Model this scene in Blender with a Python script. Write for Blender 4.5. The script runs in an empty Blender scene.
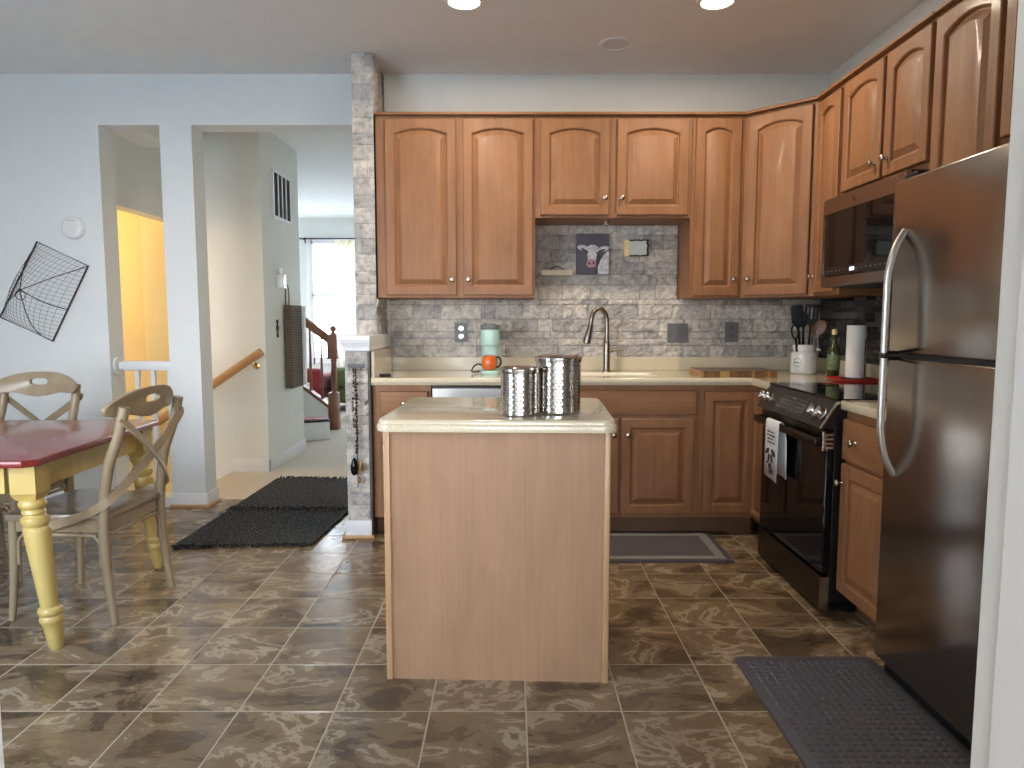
import bpy, bmesh, math, random
from mathutils import Vector, Matrix, noise
random.seed(7)
PI = math.pi
S = bpy.context.scene
COL = S.collection

# ------------------------------------------------------------------ camera, world, sun, exposure
cam = bpy.data.objects.new('camera', bpy.data.cameras.new('camera'))
COL.objects.link(cam)
S.camera = cam
cam.location = (0, 0, 1.246)
cam.rotation_euler = (math.radians(90 - 5.27), 0, math.radians(0.04))
cam.data.sensor_fit = 'HORIZONTAL'
cam.data.sensor_width = 36
cam.data.lens = 36 * 706 / 1024
cam.data.clip_start = 0.05

S.view_settings.view_transform = 'Standard'
S.view_settings.look = 'None'
S.view_settings.gamma = 1
S.view_settings.use_curve_mapping = False
S.view_settings.exposure = 0.28
S.cycles.max_bounces = 10
S.cycles.diffuse_bounces = 6
S.cycles.glossy_bounces = 5
S.cycles.transparent_max_bounces = 12
S.cycles.caustics_reflective = False
S.cycles.caustics_refractive = False
S.cycles.sample_clamp_indirect = 4.0
S.cycles.use_denoising = True

W = bpy.data.worlds.new('sky')
S.world = W
W.use_nodes = True
wn = W.node_tree
bg = wn.nodes['Background']
tc = wn.nodes.new('ShaderNodeTexCoord')
sx = wn.nodes.new('ShaderNodeSeparateXYZ')
rp = wn.nodes.new('ShaderNodeValToRGB')
wn.links.new(tc.outputs['Generated'], sx.inputs[0])
wn.links.new(sx.outputs['Z'], rp.inputs[0])
wn.links.new(rp.outputs[0], bg.inputs['Color'])
rp.color_ramp.elements[0].position = 0.0
rp.color_ramp.elements[0].color = (0.95, 0.97, 1.0, 1)
rp.color_ramp.elements[1].position = 0.6
rp.color_ramp.elements[1].color = (0.58, 0.76, 1.0, 1)
bg.inputs['Strength'].default_value = 13.0


def lamp(name, kind, loc, energy, color, size=0.2, rot=(0, 0, 0), size_y=None, portal=False, spread=None):
    l = bpy.data.lights.new(name, kind)
    l.energy = energy
    l.color = color
    if kind == 'AREA':
        l.size = size
        l.shape = 'DISK'
        if size_y:
            l.shape = 'RECTANGLE'
            l.size_y = size_y
        if portal:
            l.cycles.is_portal = True
        if spread:
            l.spread = spread
    elif kind == 'POINT':
        l.shadow_soft_size = size
    o = bpy.data.objects.new(name, l)
    o.location = loc
    o.rotation_euler = rot
    COL.objects.link(o)
    return o


# daylight enters by the sunroom windows behind the camera, a dining window and the living room window with unseen ones added beside it for brightness
lamp('sunroom_window_portal', 'AREA', (0.7, -2.72, 1.4), 1, (1, 1, 1), 3.4, (-PI / 2, 0, PI), 2.0, True)
lamp('living_window_portal', 'AREA', (-2.75, 11.12, 1.52), 1, (1, 1, 1), 3.4, (PI / 2, 0, PI), 1.8, True)
lamp('added_window_portal', 'AREA', (-4.75, 9.4, 1.4), 1, (1, 1, 1), 1.6, (0, -PI / 2, 0), 1.0, True)  # serves the added side window
lamp('dining_window_portal', 'AREA', (-2.35, 0.82, 1.4), 1, (1, 1, 1), 1.7, (-PI / 2, 0, PI), 1.8, True)
WARM = (1.0, 0.86, 0.68)
SPOT_W = 13

# ------------------------------------------------------------------ node helpers and materials
MATS = {}


class NT:
    def __init__(self, name):
        self.m = bpy.data.materials.new(name)
        self.m.use_nodes = True
        self.t = self.m.node_tree
        self.b = self.t.nodes['Principled BSDF']
        MATS[name] = self.m

    def n(self, kind, **kw):
        nd = self.t.nodes.new('ShaderNode' + kind)
        for k, v in kw.items():
            if k == 'ins':
                for a, c in v.items():
                    self.set(nd, a, c)
            else:
                setattr(nd, k, v)
        return nd

    def set(self, nd, a, c):
        s = nd.inputs[a]
        if hasattr(c, 'links') or isinstance(c, bpy.types.NodeSocket):
            self.t.links.new(c, s)
        else:
            s.default_value = c

    def math(self, op, a, b=0.0, c=None):
        nd = self.n('Math', operation=op)
        self.set(nd, 0, a)
        self.set(nd, 1, b)
        if c is not None:
            self.set(nd, 2, c)
        return nd.outputs[0]

    def coord(self, scale=(1, 1, 1), out='Object', add=None):
        t = self.n('TexCoord')
        m = self.n('Mapping')
        self.t.links.new(t.outputs[out], m.inputs['Vector'])
        m.inputs['Scale'].default_value = scale
        v = m.outputs[0]
        if add is not None:
            ad = self.n('VectorMath', operation='ADD')
            self.t.links.new(v, ad.inputs[0])
            self.t.links.new(add, ad.inputs[1])
            v = ad.outputs[0]
        return v

    def noise(self, vec, scale=5, detail=4, rough=0.55, dist=0.0):
        nd = self.n('TexNoise')
        self.t.links.new(vec, nd.inputs['Vector'])
        nd.inputs['Scale'].default_value = scale
        nd.inputs['Detail'].default_value = detail
        nd.inputs['Roughness'].default_value = rough
        nd.inputs['Distortion'].default_value = dist
        return nd.outputs['Fac']

    def ramp(self, fac, stops, interp='LINEAR'):
        nd = self.n('ValToRGB')
        cr = nd.color_ramp
        cr.interpolation = interp
        while len(cr.elements) < len(stops):
            cr.elements.new(0.5)
        for e, (p, c) in zip(cr.elements, stops):
            e.position = p
            e.color = (*c, 1) if len(c) == 3 else c
        self.t.links.new(fac, nd.inputs[0])
        return nd.outputs[0]

    def mix(self, fac, a, b, mode='MIX'):
        nd = self.n('MixRGB', blend_type=mode)
        self.set(nd, 0, fac)
        self.set(nd, 1, a if not isinstance(a, tuple) or len(a) == 4 else (*a, 1))
        self.set(nd, 2, b if not isinstance(b, tuple) or len(b) == 4 else (*b, 1))
        return nd.outputs[0]

    def bump(self, h, strength=0.3, dist=0.01):
        nd = self.n('Bump')
        nd.inputs['Strength'].default_value = strength
        nd.inputs['Distance'].default_value = dist
        self.t.links.new(h, nd.inputs['Height'])
        self.t.links.new(nd.outputs[0], self.b.inputs['Normal'])

    def fin(self, color=None, rough=0.5, metal=0.0, coat=0.0, spec=0.5, sheen=0.0):
        if color is not None:
            self.set(self.b, 'Base Color', color if not isinstance(color, tuple) or len(color) == 4 else (*color, 1))
        self.set(self.b, 'Roughness', rough)
        self.set(self.b, 'Metallic', metal)
        self.set(self.b, 'Coat Weight', coat)
        self.set(self.b, 'Coat Roughness', 0.12)
        self.set(self.b, 'Specular IOR Level', spec)
        self.set(self.b, 'Sheen Weight', sheen)
        return self.m


def plain(name, color, rough=0.5, metal=0.0, coat=0.0, spec=0.5, vary=0.06, vscale=9.0, bump=0.0, bscale=180.0, sheen=0.0):
    """A finish with a slight uneven tone and, if asked, a fine surface texture."""
    k = NT(name)
    v = k.coord()
    f = k.noise(v, vscale, 3)
    lo = tuple(max(0, c * (1 - vary)) for c in color)
    hi = tuple(min(1, c * (1 + vary)) for c in color)
    c = k.ramp(f, [(0.3, lo), (0.7, hi)])
    if bump:
        k.bump(k.noise(v, bscale, 2), bump, 0.002)
    return k.fin(c, rough, metal, coat, spec, sheen)


def wood(name, dark, mid, light, axis='z', rough=0.38, coat=0.25, stretch=22, scale=3.0):
    k = NT(name)
    oi = k.n('ObjectInfo')
    sc = {'z': (stretch, stretch, 1), 'x': (1, stretch, stretch), 'y': (stretch, 1, stretch)}[axis]
    mul = k.n('VectorMath', operation='SCALE')
    cmb = k.n('CombineXYZ')
    for i in range(3):
        k.t.links.new(oi.outputs['Random'], cmb.inputs[i])
    k.t.links.new(cmb.outputs[0], mul.inputs[0])
    mul.inputs['Scale'].default_value = 37.0
    v = k.coord(sc, 'Object', mul.outputs[0])
    g = k.noise(v, scale, 6, 0.62, 0.25)
    sc2 = {'z': (3, 3, 1.2), 'x': (1.2, 3, 3), 'y': (3, 1.2, 3)}[axis]
    v2 = k.coord(sc2, 'Object', mul.outputs[0])
    bl = k.noise(v2, 2.6, 3, 0.6, 0.4)
    c1 = k.ramp(g, [(0.28, dark), (0.5, mid), (0.74, light)])
    c2 = k.ramp(bl, [(0.3, dark), (0.52, mid), (0.72, light)])
    c = k.mix(0.5, c1, c2)
    k.bump(g, 0.06, 0.002)
    return k.fin(c, rough, 0, coat)


wood('cabinet_maple', (0.188, 0.078, 0.029), (0.262, 0.114, 0.045), (0.335, 0.156, 0.064), rough=0.55, coat=0.04)
wood('cabinet_maple_across', (0.188, 0.078, 0.029), (0.262, 0.114, 0.045), (0.335, 0.156, 0.064), 'x', rough=0.55, coat=0.04)
wood('island_laminate', (0.245, 0.136, 0.074), (0.300, 0.171, 0.095), (0.352, 0.206, 0.120), rough=0.5, coat=0.0, stretch=30)
wood('sunroom_oak', (0.30, 0.17, 0.08), (0.40, 0.24, 0.12), (0.48, 0.30, 0.16), 'y')
wood('island_edge', (0.35, 0.20, 0.098), (0.40, 0.235, 0.12), (0.445, 0.27, 0.145), coat=0.1)
wood('oak_shoe', (0.40, 0.21, 0.085), (0.50, 0.28, 0.12), (0.58, 0.34, 0.16), 'x', coat=0.1)
wood('rail_oak', (0.34, 0.17, 0.065), (0.42, 0.22, 0.088), (0.50, 0.28, 0.12), 'x')
wood('stair_wood', (0.16, 0.055, 0.026), (0.23, 0.082, 0.038), (0.29, 0.11, 0.055))
wood('chair_taupe', (0.235, 0.17, 0.10), (0.285, 0.213, 0.130), (0.33, 0.255, 0.165), stretch=12, coat=0.3, rough=0.35)
wood('chair_seat_taupe', (0.19, 0.142, 0.092), (0.24, 0.185, 0.123), (0.285, 0.222, 0.152), 'y', stretch=12, coat=0.5, rough=0.3)
wood('table_red', (0.150, 0.014, 0.012), (0.195, 0.020, 0.017), (0.25, 0.032, 0.026), 'x', stretch=14, coat=0.6, rough=0.28)
wood('table_yellow', (0.40, 0.275, 0.072), (0.50, 0.36, 0.11), (0.56, 0.42, 0.15), stretch=7, scale=2.0, coat=0.3)
wood('board_wood', (0.11, 0.045, 0.018), (0.26, 0.13, 0.05), (0.44, 0.27, 0.115), 'y', stretch=26, scale=1.4)
wood('board_top', (0.05, 0.02, 0.009), (0.085, 0.036, 0.015), (0.13, 0.06, 0.024), 'y', stretch=26, scale=1.4)
wood('sign_wood', (0.52, 0.42, 0.25), (0.62, 0.51, 0.33), (0.70, 0.58, 0.40), 'x')
wood('spoon_wood', (0.16, 0.06, 0.032), (0.21, 0.085, 0.045), (0.26, 0.11, 0.06))

plain('wall_paint', (0.76, 0.775, 0.735), 0.7, spec=0.25, vary=0.012, bump=0.05)
plain('wall_paint_dining', (0.76, 0.775, 0.765), 0.7, spec=0.25, vary=0.012, bump=0.05)
plain('recess_shade_ochre', (0.66, 0.52, 0.26), 0.7, spec=0.25, vary=0.012)  # shade of the stair recess, put into its wall colour as deeper ochre
plain('wall_paint_stair', (0.74, 0.62, 0.34), 0.7, spec=0.25, vary=0.012, bump=0.05)
plain('ceiling_paint', (0.82, 0.815, 0.80), 0.85, spec=0.15, vary=0.02, bump=0.35, bscale=120)
plain('white_trim', (0.80, 0.81, 0.82), 0.4, vary=0.01)
plain('white_gloss', (0.82, 0.82, 0.81), 0.2, coat=0.4, vary=0.01)
plain('white_cloth', (0.80, 0.81, 0.84), 0.85, vary=0.03, bump=0.2, bscale=400)
plain('paper_white', (0.86, 0.86, 0.84), 0.9, vary=0.02, bump=0.3, bscale=90)
plain('toe_kick', (0.15, 0.072, 0.032), 0.6, vary=0.1)
plain('satin_nickel', (0.44, 0.39, 0.33), 0.25, 1.0, vary=0.03)
plain('brushed_nickel', (0.27, 0.235, 0.20), 0.30, 1.0, vary=0.05)
plain('steel', (0.66, 0.66, 0.66), 0.22, 1.0, vary=0.04)
plain('steel_handle', (0.70, 0.70, 0.68), 0.3, 1.0, vary=0.03)
plain('canister_steel', (0.58, 0.56, 0.54), 0.12, 1.0, vary=0.03)
plain('black_plastic', (0.010, 0.010, 0.011), 0.5, spec=0.25)
plain('black_glass', (0.005, 0.005, 0.006), 0.05, spec=0.32, coat=0.0)
plain('oven_black', (0.010, 0.010, 0.011), 0.35)
plain('black_wire', (0.02, 0.02, 0.022), 0.45, vary=0.1)
plain('black_rubber', (0.02, 0.02, 0.023), 0.6, vary=0.1, bump=0.2)
plain('mint', (0.42, 0.62, 0.55), 0.35, coat=0.3, vary=0.02)
plain('orange_glaze', (0.66, 0.13, 0.018), 0.25, coat=0.6, vary=0.06)
plain('sink_cream', (0.74, 0.68, 0.54), 0.25, coat=0.3, vary=0.02)
plain('plate_grey', (0.13, 0.135, 0.14), 0.5, metal=0.0, vary=0.05)
plain('plate_silver', (0.16, 0.16, 0.165), 0.5, metal=0.0, vary=0.05)
plain('brass', (0.75, 0.52, 0.20), 0.25, 1.0, vary=0.05)
plain('gold', (0.80, 0.62, 0.28), 0.4, 0.3, vary=0.1)
plain('red_cloth', (0.24, 0.008, 0.014), 0.8, vary=0.15, bump=0.3, bscale=120, sheen=0.2)
plain('red_enamel', (0.40, 0.014, 0.012), 0.35, coat=0.3, vary=0.08)
plain('green_cloth', (0.095, 0.115, 0.035), 0.85, vary=0.12, bump=0.3, bscale=120)
plain('oil_green', (0.035, 0.042, 0.008), 0.08, coat=0.5, vary=0.1)
plain('label_green', (0.13, 0.16, 0.07), 0.5, vary=0.5, vscale=60)
plain('cow_white', (0.62, 0.60, 0.60), 0.7, vary=0.30, vscale=45)
plain('cow_pink', (0.52, 0.27, 0.29), 0.7, vary=0.15)
plain('cow_dark', (0.05, 0.045, 0.055), 0.7)
plain('canvas_grey', (0.105, 0.092, 0.115), 0.8, vary=0.10, vscale=30, bump=0.2)
plain('frost_glass', (0.60, 0.63, 0.57), 0.4, vary=0.06, vscale=40)
plain('print_dark', (0.06, 0.055, 0.07), 0.8)
plain('vent_dark', (0.10, 0.105, 0.11), 0.7)
plain('curtain_cream', (0.80, 0.77, 0.66), 0.85, vary=0.04)
plain('deck_grey', (0.35, 0.34, 0.33), 0.8, vary=0.1)
plain('ground_pale', (0.66, 0.65, 0.63), 0.9, vary=0.25, vscale=0.6)
plain('bark_pale', (0.50, 0.46, 0.42), 0.9, vary=0.2)
plain('leaf_pale', (0.50, 0.56, 0.36), 0.8, vary=0.25)
plain('lid_dark', (0.03, 0.025, 0.03), 0.5)
plain('magazine_red', (0.35, 0.10, 0.11), 0.6, vary=0.7, vscale=22)
plain('box_white', (0.70, 0.70, 0.69), 0.6, vary=0.04, vscale=30)
plain('bead_brown', (0.045, 0.030, 0.028), 0.5, vary=0.4, vscale=60)
plain('amber_glass', (0.30, 0.16, 0.05), 0.2, coat=0.5, vary=0.2)
plain('mat_frame', (0.075, 0.072, 0.084), 0.5, vary=0.08)
plain('display_dark', (0.012, 0.012, 0.014), 0.25)
plain('display_mark', (0.32, 0.33, 0.34), 0.5)
plain('chair_dark', (0.035, 0.026, 0.02), 0.4, coat=0.3, vary=0.15)


def emis(name, color, strength):
    k = NT(name)
    k.fin((0.8, 0.8, 0.8), 0.5)
    k.set(k.b, 'Emission Color', (*color, 1))
    k.set(k.b, 'Emission Strength', strength)


emis('lamp_glow', (1.0, 0.86, 0.66), 9.0)
emis('clock_digits', (0.55, 0.75, 1.0), 1.6)

# speckled cream worktop
k = NT('worktop_cream')
v = k.coord()
a = k.noise(v, 260, 2, 0.6)
b = k.noise(v, 14, 3)
c = k.mix(0.6, k.ramp(b, [(0.3, (0.60, 0.515, 0.365)), (0.7, (0.66, 0.575, 0.42))]),
          k.ramp(a, [(0.34, (0.46, 0.375, 0.25)), (0.48, (0.64, 0.555, 0.40)), (0.68, (0.74, 0.67, 0.53))]))
k.fin(c, 0.14, 0, 0.5)

# split faced ledger stone: tone differs from stone to stone
k = NT('ledger_stone')
v = k.coord()
g = k.n('NewGeometry')
isl = k.ramp(g.outputs['Random Per Island'], [(0.0, (0.33, 0.315, 0.31)), (0.3, (0.44, 0.42, 0.395)), (0.6, (0.53, 0.495, 0.455)), (0.85, (0.62, 0.58, 0.53)), (1.0, (0.40, 0.39, 0.39))])
n1 = k.noise(v, 22, 7, 0.7, 0.4)
n2 = k.noise(v, 7, 4, 0.6)
c = k.mix(0.75, isl, k.ramp(n1, [(0.34, (0.42, 0.405, 0.39)), (0.48, (1.0, 0.97, 0.925)), (0.64, (1.6, 1.54, 1.43))]), 'MULTIPLY')
c = k.mix(0.25, c, k.ramp(n2, [(0.35, (0.34, 0.325, 0.315)), (0.65, (0.60, 0.575, 0.55))]))
hsum = k.math('ADD', n1, k.math('MULTIPLY', k.noise(v, 75, 5, 0.7), 0.5))
k.bump(hsum, 0.8, 0.012)
k.fin(c, 0.75, spec=0.3)
plain('stone_backing', (0.13, 0.125, 0.12), 0.9, vary=0.2)

# dark mosaic strips
k = NT('mosaic_strip')
g = k.n('NewGeometry')
c = k.ramp(g.outputs['Random Per Island'], [(0.0, (0.012, 0.010, 0.011)), (0.35, (0.040, 0.036, 0.034)), (0.6, (0.075, 0.07, 0.066)), (0.8, (0.02, 0.02, 0.024)), (0.93, (0.11, 0.105, 0.10)), (1.0, (0.08, 0.07, 0.06))], 'CONSTANT')
r = k.ramp(g.outputs['Random Per Island'], [(0.0, (0.1, 0.1, 0.1)), (0.5, (0.5, 0.5, 0.5)), (0.8, (0.15, 0.15, 0.15))], 'CONSTANT')
k.fin(c, r)

# slate look vinyl tile floor
TILE, TX, TY = 0.3055, -0.2629, 2.1446
k = NT('slate_tile')
v = k.coord()
sp = k.n('SeparateXYZ')
k.t.links.new(v, sp.inputs[0])
gx = k.math('DIVIDE', k.math('SUBTRACT', sp.outputs[0], TX), TILE)
gy = k.math('DIVIDE', k.math('SUBTRACT', sp.outputs[1], TY), TILE)
ix, iy = k.math('FLOOR', gx), k.math('FLOOR', gy)
fx, fy = k.math('FRACT', gx), k.math('FRACT', gy)
ex = k.math('MINIMUM', fx, k.math('SUBTRACT', 1.0, fx))
ey = k.math('MINIMUM', fy, k.math('SUBTRACT', 1.0, fy))
ed = k.math('MINIMUM', ex, ey)
grout = k.math('LESS_THAN', ed, 0.0095)
cb = k.n('CombineXYZ')
k.set(cb, 0, ix)
k.set(cb, 1, iy)
wnz = k.n('TexWhiteNoise')
k.t.links.new(cb.outputs[0], wnz.inputs['Vector'])
off = k.n('VectorMath', operation='SCALE')
k.t.links.new(wnz.outputs['Color'], off.inputs[0])
off.inputs['Scale'].default_value = 30.0
add = k.n('VectorMath', operation='ADD')
k.t.links.new(k.coord((0.85, 1.25, 1)), add.inputs[0])
k.t.links.new(off.outputs[0], add.inputs[1])
vv = add.outputs[0]
p1 = k.noise(vv, 4.4, 8, 0.60, 0.7)
p2 = k.noise(vv, 21, 6, 0.65, 1.6)
p3 = k.noise(vv, 3.5, 3, 0.5, 0.3)
c1 = k.ramp(p1, [(0.32, (0.062, 0.040, 0.023)), (0.445, (0.100, 0.065, 0.037)), (0.455, (0.180, 0.122, 0.069)), (0.545, (0.225, 0.158, 0.094)), (0.555, (0.40, 0.315, 0.215)), (0.59, (0.36, 0.275, 0.18)), (0.60, (0.175, 0.119, 0.07)), (0.72, (0.14, 0.092, 0.052))])
c2 = k.ramp(p2, [(0.38, (0.07, 0.048, 0.028)), (0.5, (0.165, 0.122, 0.08)), (0.66, (0.30, 0.245, 0.175))])
c = k.mix(0.12, c1, c2)
c = k.mix(k.ramp(p3, [(0.4, (0, 0, 0)), (0.65, (0.4, 0.4, 0.4))]), c, (0.22, 0.135, 0.068))
tone = k.ramp(wnz.outputs['Value'], [(0.0, (0.86, 0.86, 0.86)), (1.0, (1.12, 1.10, 1.08))])
c = k.mix(1.0, c, tone, 'MULTIPLY')
c = k.mix(grout, c, (0.40, 0.335, 0.24))
hh = k.math('ADD', k.math('MULTIPLY', k.ramp(ed, [(0.0, (0, 0, 0)), (0.02, (1, 1, 1))]), 1.0), k.math('MULTIPLY', p1, 1.1))
k.bump(hh, 0.35, 0.004)
k.fin(c, k.ramp(p2, [(0.3, (0.12, 0.12, 0.12)), (0.7, (0.27, 0.27, 0.27))]), spec=0.55)

# carpet
k = NT('carpet_beige')
v = k.coord()
a = k.noise(v, 420, 2)
b = k.noise(v, 3, 3)
k.bump(a, 0.6, 0.004)
k.fin(k.mix(0.5, k.ramp(a, [(0.3, (0.50, 0.445, 0.375)), (0.7, (0.72, 0.655, 0.565))]), k.ramp(b, [(0.3, (0.58, 0.52, 0.44)), (0.7, (0.64, 0.58, 0.50))])), 0.95, spec=0.1)

# woven black rug
k = NT('rug_black')
v = k.coord((1, 1, 1))
w1 = k.noise(k.coord((40, 110, 1)), 1.6, 3, 0.75)
w2 = k.noise(k.coord((110, 40, 1)), 1.6, 2, 0.7)
m = k.math('MULTIPLY', w1, w2)
k.bump(w1, 0.8, 0.006)
k.fin(k.ramp(m, [(0.18, (0.008, 0.008, 0.009)), (0.28, (0.024, 0.024, 0.025)), (0.36, (0.26, 0.255, 0.245))]), 0.9, spec=0.15)

# sink mat weave
k = NT('mat_weave_grey')
v = k.coord()
ch = k.n('TexChecker')
k.t.links.new(v, ch.inputs['Vector'])
ch.inputs['Scale'].default_value = 160
k.fin(k.mix(ch.outputs['Fac'], (0.085, 0.073, 0.078), (0.15, 0.13, 0.135)), 0.9, spec=0.1)
k = NT('mat_weave_border')
v = k.coord()
ch = k.n('TexChecker')
k.t.links.new(v, ch.inputs['Vector'])
ch.inputs['Scale'].default_value = 95
k.fin(k.mix(ch.outputs['Fac'], (0.10, 0.095, 0.095), (0.40, 0.385, 0.34)), 0.9, spec=0.1)

# brushed dark stainless
def brushed(name, color, rough, sc=(3, 3, 260)):
    k = NT(name)
    s1 = k.noise(k.coord(sc), 3, 3, 0.6)
    s2 = k.noise(k.coord((1.5, 1.5, 1.5)), 2.2, 3, 0.6)
    rr = k.math('ADD', rough, k.math('MULTIPLY', k.math('SUBTRACT', s2, 0.5), 0.16))
    lo = tuple(x * 0.92 for x in color)
    hi = tuple(min(1, x * 1.06) for x in color)
    k.bump(s1, 0.02, 0.001)
    k.fin(k.ramp(s1, [(0.3, lo), (0.7, hi)]), rr, 1.0)


brushed('black_stainless', (0.30, 0.265, 0.235), 0.20)
brushed('range_dark', (0.070, 0.060, 0.054), 0.32)
brushed('range_stainless', (0.34, 0.30, 0.27), 0.26)
brushed('steel_brushed', (0.60, 0.60, 0.60), 0.3, (260, 3, 3))

# woven wicker
k = NT('wicker_brown')
wv = k.n('TexWave', wave_type='BANDS', bands_direction='Z')
k.t.links.new(k.coord(), wv.inputs['Vector'])
wv.inputs['Scale'].default_value = 22
wv.inputs['Distortion'].default_value = 1.5
k.bump(wv.outputs['Fac'], 0.7, 0.01)
k.fin(k.ramp(wv.outputs['Fac'], [(0.1, (0.05, 0.032, 0.018)), (0.5, (0.125, 0.09, 0.055)), (0.9, (0.22, 0.17, 0.115))]), 0.7)

# clear pane: lets the light through, mirrors a little
k = NT('pane_glass')
tr = k.n('BsdfTransparent')
gl = k.n('BsdfGlossy')
gl.inputs['Roughness'].default_value = 0.02
mx = k.n('MixShader')
mx.inputs[0].default_value = 0.06
k.t.links.new(tr.outputs[0], mx.inputs[1])
k.t.links.new(gl.outputs[0], mx.inputs[2])
k.t.links.new(mx.outputs[0], k.t.nodes['Material Output'].inputs[0])
# sheer curtain
k = NT('curtain_sheer')
tr = k.n('BsdfTranslucent')
tr.inputs[0].default_value = (0.85, 0.82, 0.70, 1)
df = k.n('BsdfDiffuse')
df.inputs[0].default_value = (0.82, 0.79, 0.68, 1)
mx = k.n('MixShader')
mx.inputs[0].default_value = 0.25
k.t.links.new(df.outputs[0], mx.inputs[1])
k.t.links.new(tr.outputs[0], mx.inputs[2])
k.t.links.new(mx.outputs[0], k.t.nodes['Material Output'].inputs[0])


# ------------------------------------------------------------------ mesh helpers
def BM():
    return bmesh.new()


def box(bm, x0, x1, y0, y1, z0, z1, bev=0.0, seg=2):
    vs = [bm.verts.new((x, y, z)) for z in (z0, z1) for y in (y0, y1) for x in (x0, x1)]
    fs = [(0, 2, 3, 1), (4, 5, 7, 6), (0, 1, 5, 4), (2, 6, 7, 3), (0, 4, 6, 2), (1, 3, 7, 5)]
    faces = [bm.faces.new([vs[i] for i in f]) for f in fs]
    if bev:
        es = list({e for f in faces for e in f.edges})
        bmesh.ops.bevel(bm, geom=es, offset=bev, segments=seg, affect='EDGES', profile=0.5)
    return vs


def rings(bm, rs, cap0=True, cap1=True, closed=True):
    vr = [[bm.verts.new(p) for p in r] for r in rs]
    n = len(vr[0])
    for a, b in zip(vr, vr[1:]):
        for i in range(n if closed else n - 1):
            j = (i + 1) % n
            try:
                bm.faces.new((a[i], a[j], b[j], b[i]))
            except ValueError:
                pass
    if cap0:
        bm.faces.new(list(reversed(vr[0])))
    if cap1:
        bm.faces.new(vr[-1])
    return vr


def lathe(bm, prof, n=28, c=(0, 0, 0), axis='z', cap=True):
    rs = []
    for r, h in prof:
        ring = []
        for i in range(n):
            a = 2 * PI * i / n
            u, w = r * math.cos(a), r * math.sin(a)
            p = {'z': (u, w, h), 'y': (u, -h, w), 'x': (-h, u, w)}[axis]
            ring.append((p[0] + c[0], p[1] + c[1], p[2] + c[2]))
        rs.append(ring)
    return rings(bm, rs, cap, cap)


def cyl(bm, c, r, h, n=24, axis='z', bev=0.0):
    """axis z grows up, axis y grows towards -y, axis x grows towards -x"""
    if bev:
        return lathe(bm, [(r - bev, 0), (r, bev), (r, h - bev), (r - bev, h)], n, c, axis)
    return lathe(bm, [(r, 0), (r, h)], n, c, axis)


def frames(pts, closed=False, up=None):
    P = [Vector(p) for p in pts]
    n = len(P)
    T = []
    for i in range(n):
        if closed:
            t = P[(i + 1) % n] - P[i - 1]
        else:
            t = P[min(i + 1, n - 1)] - P[max(i - 1, 0)]
        T.append(t.normalized())
    out = []
    if up is None:
        ref = Vector((0, 0, 1)) if abs(T[0].z) < 0.9 else Vector((1, 0, 0))
        nrm = (ref - T[0] * ref.dot(T[0])).normalized()
        for i in range(n):
            nrm = (nrm - T[i] * nrm.dot(T[i])).normalized()
            out.append((P[i], T[i], nrm, T[i].cross(nrm)))
    else:
        for i in range(n):
            u = Vector(up[i] if isinstance(up, list) else up)
            nrm = (u - T[i] * u.dot(T[i])).normalized()
            out.append((P[i], T[i], nrm, T[i].cross(nrm)))
    return out


def tube(bm, pts, r, n=10, closed=False, caps=True):
    rs = []
    N = len(pts)
    for i, (p, t, a, b) in enumerate(frames(pts, closed)):
        rr = r[i] if isinstance(r, (list, tuple)) else r
        rs.append([p + a * (rr * math.cos(2 * PI * k / n)) + b * (rr * math.sin(2 * PI * k / n)) for k in range(n)])
    if closed:
        rs.append(rs[0])
        vr = [[bm.verts.new(q) for q in ring] for ring in rs[:-1]]
        vr.append(vr[0])
        for x, y in zip(vr, vr[1:]):
            for k in range(n):
                bm.faces.new((x[k], x[(k + 1) % n], y[(k + 1) % n], y[k]))
    else:
        rings(bm, rs, caps, caps)


def sweep(bm, pts, sec, up, closed=False):
    rs = [[p + a * s[0] + b * s[1] for s in sec] for (p, t, a, b) in frames(pts, closed, up)]
    rings(bm, rs)


def smooth_path(pts, n=8):
    """Catmull-Rom through the points"""
    P = [Vector(p) for p in pts]
    P = [P[0] * 2 - P[1]] + P + [P[-1] * 2 - P[-2]]
    out = []
    for i in range(1, len(P) - 2):
        for k in range(n):
            t = k / n
            a, b, c, d = P[i - 1], P[i], P[i + 1], P[i + 2]
            out.append(0.5 * ((2 * b) + (c - a) * t + (2 * a - 5 * b + 4 * c - d) * t * t + (3 * b - a - 3 * c + d) * t ** 3))
    out.append(P[-2])
    return out


def prism(bm, poly, a0, a1, axis='z', bev=0.0, seg=2, bev_ends=True):
    def at(p, h):
        return {'z': (p[0], p[1], h), 'y': (p[0], h, p[1]), 'x': (h, p[0], p[1])}[axis]
    lo = [bm.verts.new(at(p, a0)) for p in poly]
    hi = [bm.verts.new(at(p, a1)) for p in poly]
    n = len(poly)
    f0 = bm.faces.new(list(reversed(lo)))
    f1 = bm.faces.new(hi)
    sides = [bm.faces.new((lo[i], lo[(i + 1) % n], hi[(i + 1) % n], hi[i])) for i in range(n)]
    if bev:
        es = set(f0.edges) | set(f1.edges)
        bmesh.ops.bevel(bm, geom=list(es), offset=bev, segments=seg, affect='EDGES', profile=0.5)


def rrect(x0, x1, y0, y1, r, n=6):
    out = []
    for cx, cy, a0 in ((x1 - r, y0 + r, -PI / 2), (x1 - r, y1 - r, 0), (x0 + r, y1 - r, PI / 2), (x0 + r, y0 + r, PI)):
        for i in range(n + 1):
            a = a0 + PI / 2 * i / n
            out.append((cx + r * math.cos(a), cy + r * math.sin(a)))
    return out


def xform(bm, mat, verts=None):
    bmesh.ops.transform(bm, matrix=mat, verts=verts or bm.verts[:])


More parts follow.
